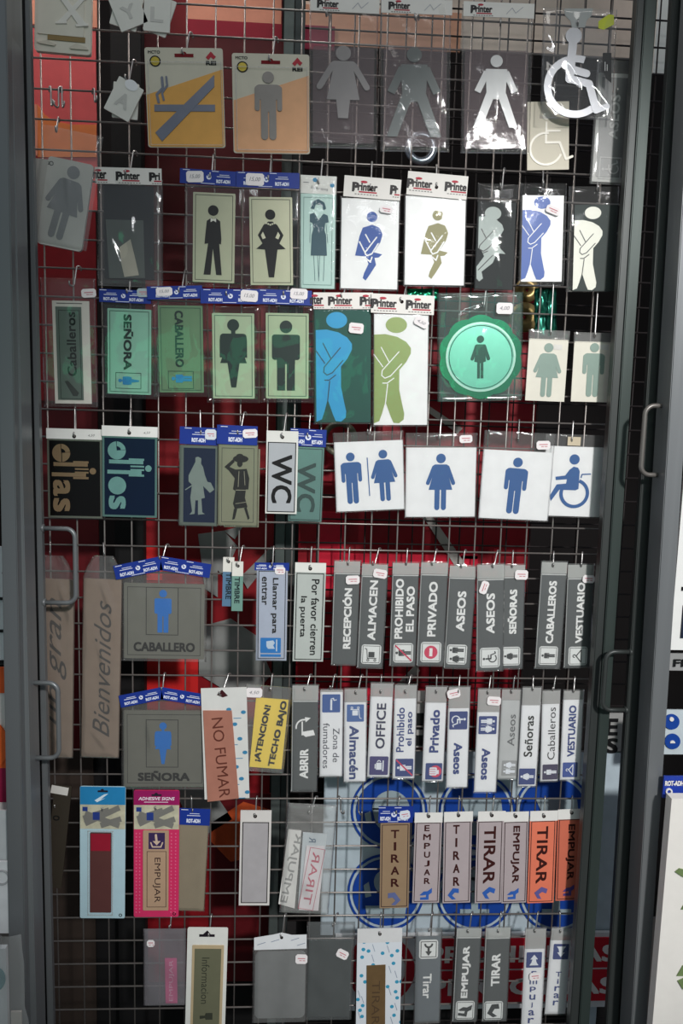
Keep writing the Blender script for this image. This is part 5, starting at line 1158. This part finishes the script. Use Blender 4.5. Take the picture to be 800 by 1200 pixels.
# ---------------------------------------------------------------- bottom row
G_ = ROWS[7]
s = Sign('plate_bag', 'pink push strip in a cloudy clear bag, leftmost in the bottom row', 'sign', 'bagged pink strip', (193, 1088), (193, 1178), 50, 33, (199, 1083), 12, G_)
p = s.P(0, 1.5); p.poly([(193, 1123), (207, 1123), (208, 1176), (194, 1176)]); p.add('panel', mat((206, 84, 136)))
p = s.P(.4); p.text('EMPUJAR', 201, 1149, 48, 6, 90, -.004); p.add('lettering', mat((226, 170, 196)))
s.sleeve(0, 0, s.w, s.h, haze=.26, bump=.3, gloss=.08, hc=(170, 166, 172)); s.sticker(177, 1104, 0, 9, 8, 3.4)
s = Sign('blister_card', 'white carded pack with an olive information plate, bottom row', 'sign', 'olive information pack', (243.5, 1087), (240, 1212), 47, 33, (245, 1095), 18, G_)
s.panel((224, 224, 218), 1.5, 2, name='card'); s.panel((190, 170, 136), 2, 1, x0=6, x1=43, y0=20, y1=124, layer=1, name='tan_frame'); s.panel((124, 124, 100), 1, 0, x0=9, x1=40, y0=24, y1=122, layer=1.5, metal=.3, rough=.4)
p = s.P(1.8); p.text('Informacion', 240.5, 1148, 54, 9, -90, 0); p.add('lettering', mat((58, 60, 50))); p = s.P(1.8); p.poly([(234, 1189), (240, 1189), (241, 1186), (249, 1186), (249, 1194), (241, 1194), (240, 1192), (234, 1193)]); p.add('pictogram', mat((58, 60, 50)))
p = s.P(.5); p.rect(242.5, 1096, 18, 3); p.poly([(236, 1096), (243, 1090), (248, 1096)]); p.add('hang_slot', mat((24, 16, 26), .8))
s = Sign('plate_bag', 'grey frosted sheets in a clear bag with a white folded header, bottom row', 'sign', 'frosted sheet bag', (328.5, 1095), (327, 1198), 64, 33, (330, 1096), 16, G_)
s.panel((126, 128, 128), 3, 6, x0=3, x1=62, y0=20, y1=98, rough=.35, vary=.06, name='frosted_sheet')
s.sleeve(0, 14, s.w, s.h, haze=.16, bump=.25, gloss=.09, hc=(170, 170, 168))
p = s.P(3, .8); p.poly([(298, 1097), (320, 1094), (330, 1092), (342, 1095), (359, 1095), (359, 1111), (298, 1111)]); p.add('header_card', mat((222, 224, 226), .4, 0, .03)); s.hole(4, 1.8)
p = s.P(3.4)
for x, y in ((306, 1104), (322, 1101), (345, 1100), (352, 1106)): p.stroke([(x - 4, y + 1), (x + 5, y - 1.5)], .7)
p.add('header_print', mat((130, 140, 160))); s.sticker(353, 1123, 2, 14, 11, 3.6)
s = Sign('plate_bag', 'dark smoky sheet in a clear bag with a small white sticker, bottom row', 'sign', 'smoky sheet bag', (388, 1080), (384, 1194), 54, 33, (391, 1084), 12, G_)
s.panel((72, 76, 76), 3, 0, x0=2, x1=52, y0=22, y1=112, rough=.3, vary=.08, name='smoky_sheet'); s.bag(0, 1, 1, haze=.16, bump=.2, gloss=.08, hc=(150, 154, 154)); s.sticker(401, 1117, 26, 14, 10, 3.6)
DOTS = mat((217, 222, 228), .45, 0, .011)                # white card printed with small blue dots
nt = DOTS.node_tree; vo = nt.nodes.new('ShaderNodeTexVoronoi'); vo.inputs['Scale'].default_value = 44; vo.voronoi_dimensions = '2D'
mp = nt.nodes.new('ShaderNodeMapping'); mp.inputs['Rotation'].default_value = (math.pi / 2, 0, 0.5); tcn = nt.nodes.new('ShaderNodeTexCoord')
rp = nt.nodes.new('ShaderNodeValToRGB'); rp.color_ramp.interpolation = 'CONSTANT'
rp.color_ramp.elements[0].color = lin((60, 150, 184)); rp.color_ramp.elements[1].position = 0.17; rp.color_ramp.elements[1].color = lin((217, 222, 228))
nt.links.new(tcn.outputs['Object'], mp.inputs[0]); nt.links.new(mp.outputs[0], vo.inputs['Vector']); nt.links.new(vo.outputs['Distance'], rp.inputs[0]); nt.links.new(rp.outputs[0], nt.nodes['Principled BSDF'].inputs['Base Color'])
s = Sign('door_sign', 'bronze plate on a white card patterned with blue dots, bottom row', 'sign', 'bronze plate on dotted card', (445, 1088), (442.5, 1212), 52, 33, (445, 1093), 16, G_)
s.panel(DOTS, 1.5, 0, name='card'); s.panel((214, 214, 214), 1, 0, y1=16, layer=.5, name='tab'); s.hole(.9, 2)
p = s.P(.5)
for x, y in ((438, 1110), (455, 1112), (437, 1122), (457, 1136), (464, 1142), (421, 1163), (425, 1170), (457, 1162), (464, 1180), (421, 1188), (459, 1196)): p.stroke([(x - 1.5, y - 4), (x + 1, y + 4)], .7)
p.add('script_print', mat((150, 160, 176)))
p = s.P(1.6, 1.5); p.poly([(429.5, 1130), (451.5, 1130), (451, 1206), (429, 1206)]); p.add('panel', mat((120, 96, 66), .4, .3, .08)); p = s.P(2); p.text('TIRAR', 440, 1174, 52, 9, -90, 0); p.add('lettering', mat((84, 66, 48)))
G7 = ROWS[7]
s = Sign('door_sign', 'blue grey pull sign with a pictogram square at its top, reading downward', 'sign', 'blue grey pull sign', (502, 1097.5), (500, 1197.5), 29, 33, (503, 1090), 14, G7)
s.panel((104, 112, 118), 2, 1, rough=.4, metal=.1); p = s.P(.5); p.text('Tirar', 500.2, 1155, 29, 10, -90, .02); p.add('lettering', WL)
p = s.P(.5); p.frame(502, 1112, 22); p.rrect(0, 0, 1, 1, .15); ib = p.add('pictogram_field', ICB); p = s.P(.8); p.frame(502, 1112, 1); p.box(0, 0, 18.5, 18.5, .8); p.frame(502, 1112, 22); p.ring(0, -.3, .24, .14, 0, 180, 12); p.stroke([(0, -.05), (0, .15)], .12); p.poly([(-.18, .1), (.18, .1), (0, .34)]); p.add('pictogram', ICD, ib)
s.bag(10, 1.5, 2, haze=.10, bump=.4, gloss=.09)
def i_push(p, x, y, z): p.frame(x, y, z * .78, 10); ic_push(p)
def i_pull(p, x, y, z): p.frame(x, y, z * .78, -10); ic_arrow(p)
grey('dark grey push sign with an arrow pictogram, bottom row', 'grey push sign', (549, 1098), (544, 1196), 28.5, 33, (549, 1091), 14, [('EMPUJAR', 546, 1138.5, 61, 10)], (544.5, 1183.5, 22, i_push), top=12, group=G7)
grey('dark grey pull sign with an arrow pictogram, bottom row', 'grey pull sign', (583, 1098.5), (579, 1195.5), 28.5, 33, (584, 1091), 18, [('TIRAR', 580.5, 1136, 38, 10)], (577.8, 1183.8, 22, i_pull), top=13, group=G7)
def ic_up(p): p.poly([(-.14, -.05), (-.3, -.05), (0, -.42), (.3, -.05), (.14, -.05), (.2, .2), (.36, .42), (-.36, .42), (-.2, .2)])
white('white push sign with an upward arrow on navy and stacked letters', 'white push sign', (626.5, 1112), (622, 1206), 23.5, (627, 1091), 18, [], (625.5, 1124.5, 18, ic_up, 0), (626, 1142.5, -4, 13, 9), 25, row=33, stack=('Empujar', 623.5, 1136, 1200, 7, .02), group=G7, dx=-.6)
white('white pull sign with a downward arrow on navy and stacked letters', 'white pull sign', (657, 1102), (650, 1188), 24, (656, 1091), 14, [], (657, 1115, 18, ic_up, 180), None, 16, row=33, stack=('Tirar', 652.5, 1137, 1179, 6.5, .02), group=G7, dx=-.9)

# ---------------------------------------------------------------- wire hooks
HM = mat((176, 174, 172), .28, .8, .05)
def hook(name_loc, zw, d, label, yaw, free=False):
    """S hook: loop over the grid wire, shank, lower loop through the sign's hole"""
    L = name_loc; D = d / 1000; R1 = 0.0045; R2 = 0.005
    H_ = max(0.012, zw - L.z); pts = []
    for k in range(9):
        a = math.radians(215 - 215 * k / 8); pts.append((-R1 * math.cos(a) * -1, R1 * math.sin(a)))
    pts = [(R1 * math.cos(math.radians(215 - 215 * k / 8)), R1 * math.sin(math.radians(215 - 215 * k / 8))) for k in range(9)]
    zb = -H_ + R2
    pts.append(((R1 + D - R2) / 2, zb * .5))
    for k in range(10):
        a = math.radians(180 + 215 * k / 9); pts.append((D + R2 * math.cos(a), zb - R2 * 0.4 + R2 * math.sin(a)))
    bm = bmesh.new(); c, s_ = math.cos(yaw), math.sin(yaw)
    # the shank swings sideways a little so the S shows from the front
    P3 = []
    for i, (a, z) in enumerate(pts):
        side = 0 if i < 9 else 0
        P3.append((math.sin(yaw) * (a - D) , -a, z))
    add_tube(bm, P3, 0.0015, 8)
    o = link_mesh('wire_hook', bm, HM, None, True); o.location = (L.x, 0, zw)
    return tag(o, label, 'hook', 'wire hooks on the grid')
rh = random.Random(5)
for loc, row, short, d in HOOKS:
    hook(loc, wire_z(row), d, 'steel wire hook carrying the ' + short, -rh.uniform(.1, .7) * (-.5 if loc.x < .25 and rh.random() < .5 else 1))
for x, y, row, lab in ((401, 952, 28, 'empty steel wire hook left of the bronze pull plate, the further one'), (422, 953, 28, 'empty steel wire hook nearest the bronze pull plate'), (38, 120, 2, 'empty wire hook beside the left post below the cream letter pack'), (61, 122, 2, 'left empty wire hook of the bunch below the cream letter pack'), (66, 124, 2, 'middle empty wire hook of the bunch below the cream letter pack'), (74, 124, 2, 'right empty wire hook of the bunch below the cream letter pack'), (112, 118, 2, 'empty wire hook left of the letter A tiles'), (731, 176, 1, 'empty wire hook by the right post beside the grey toilets sign')):
    if x == 731: continue
    hook(at(x, y, -.010), wire_z(row), 10, lab, .7 if x != 66 else -.5)
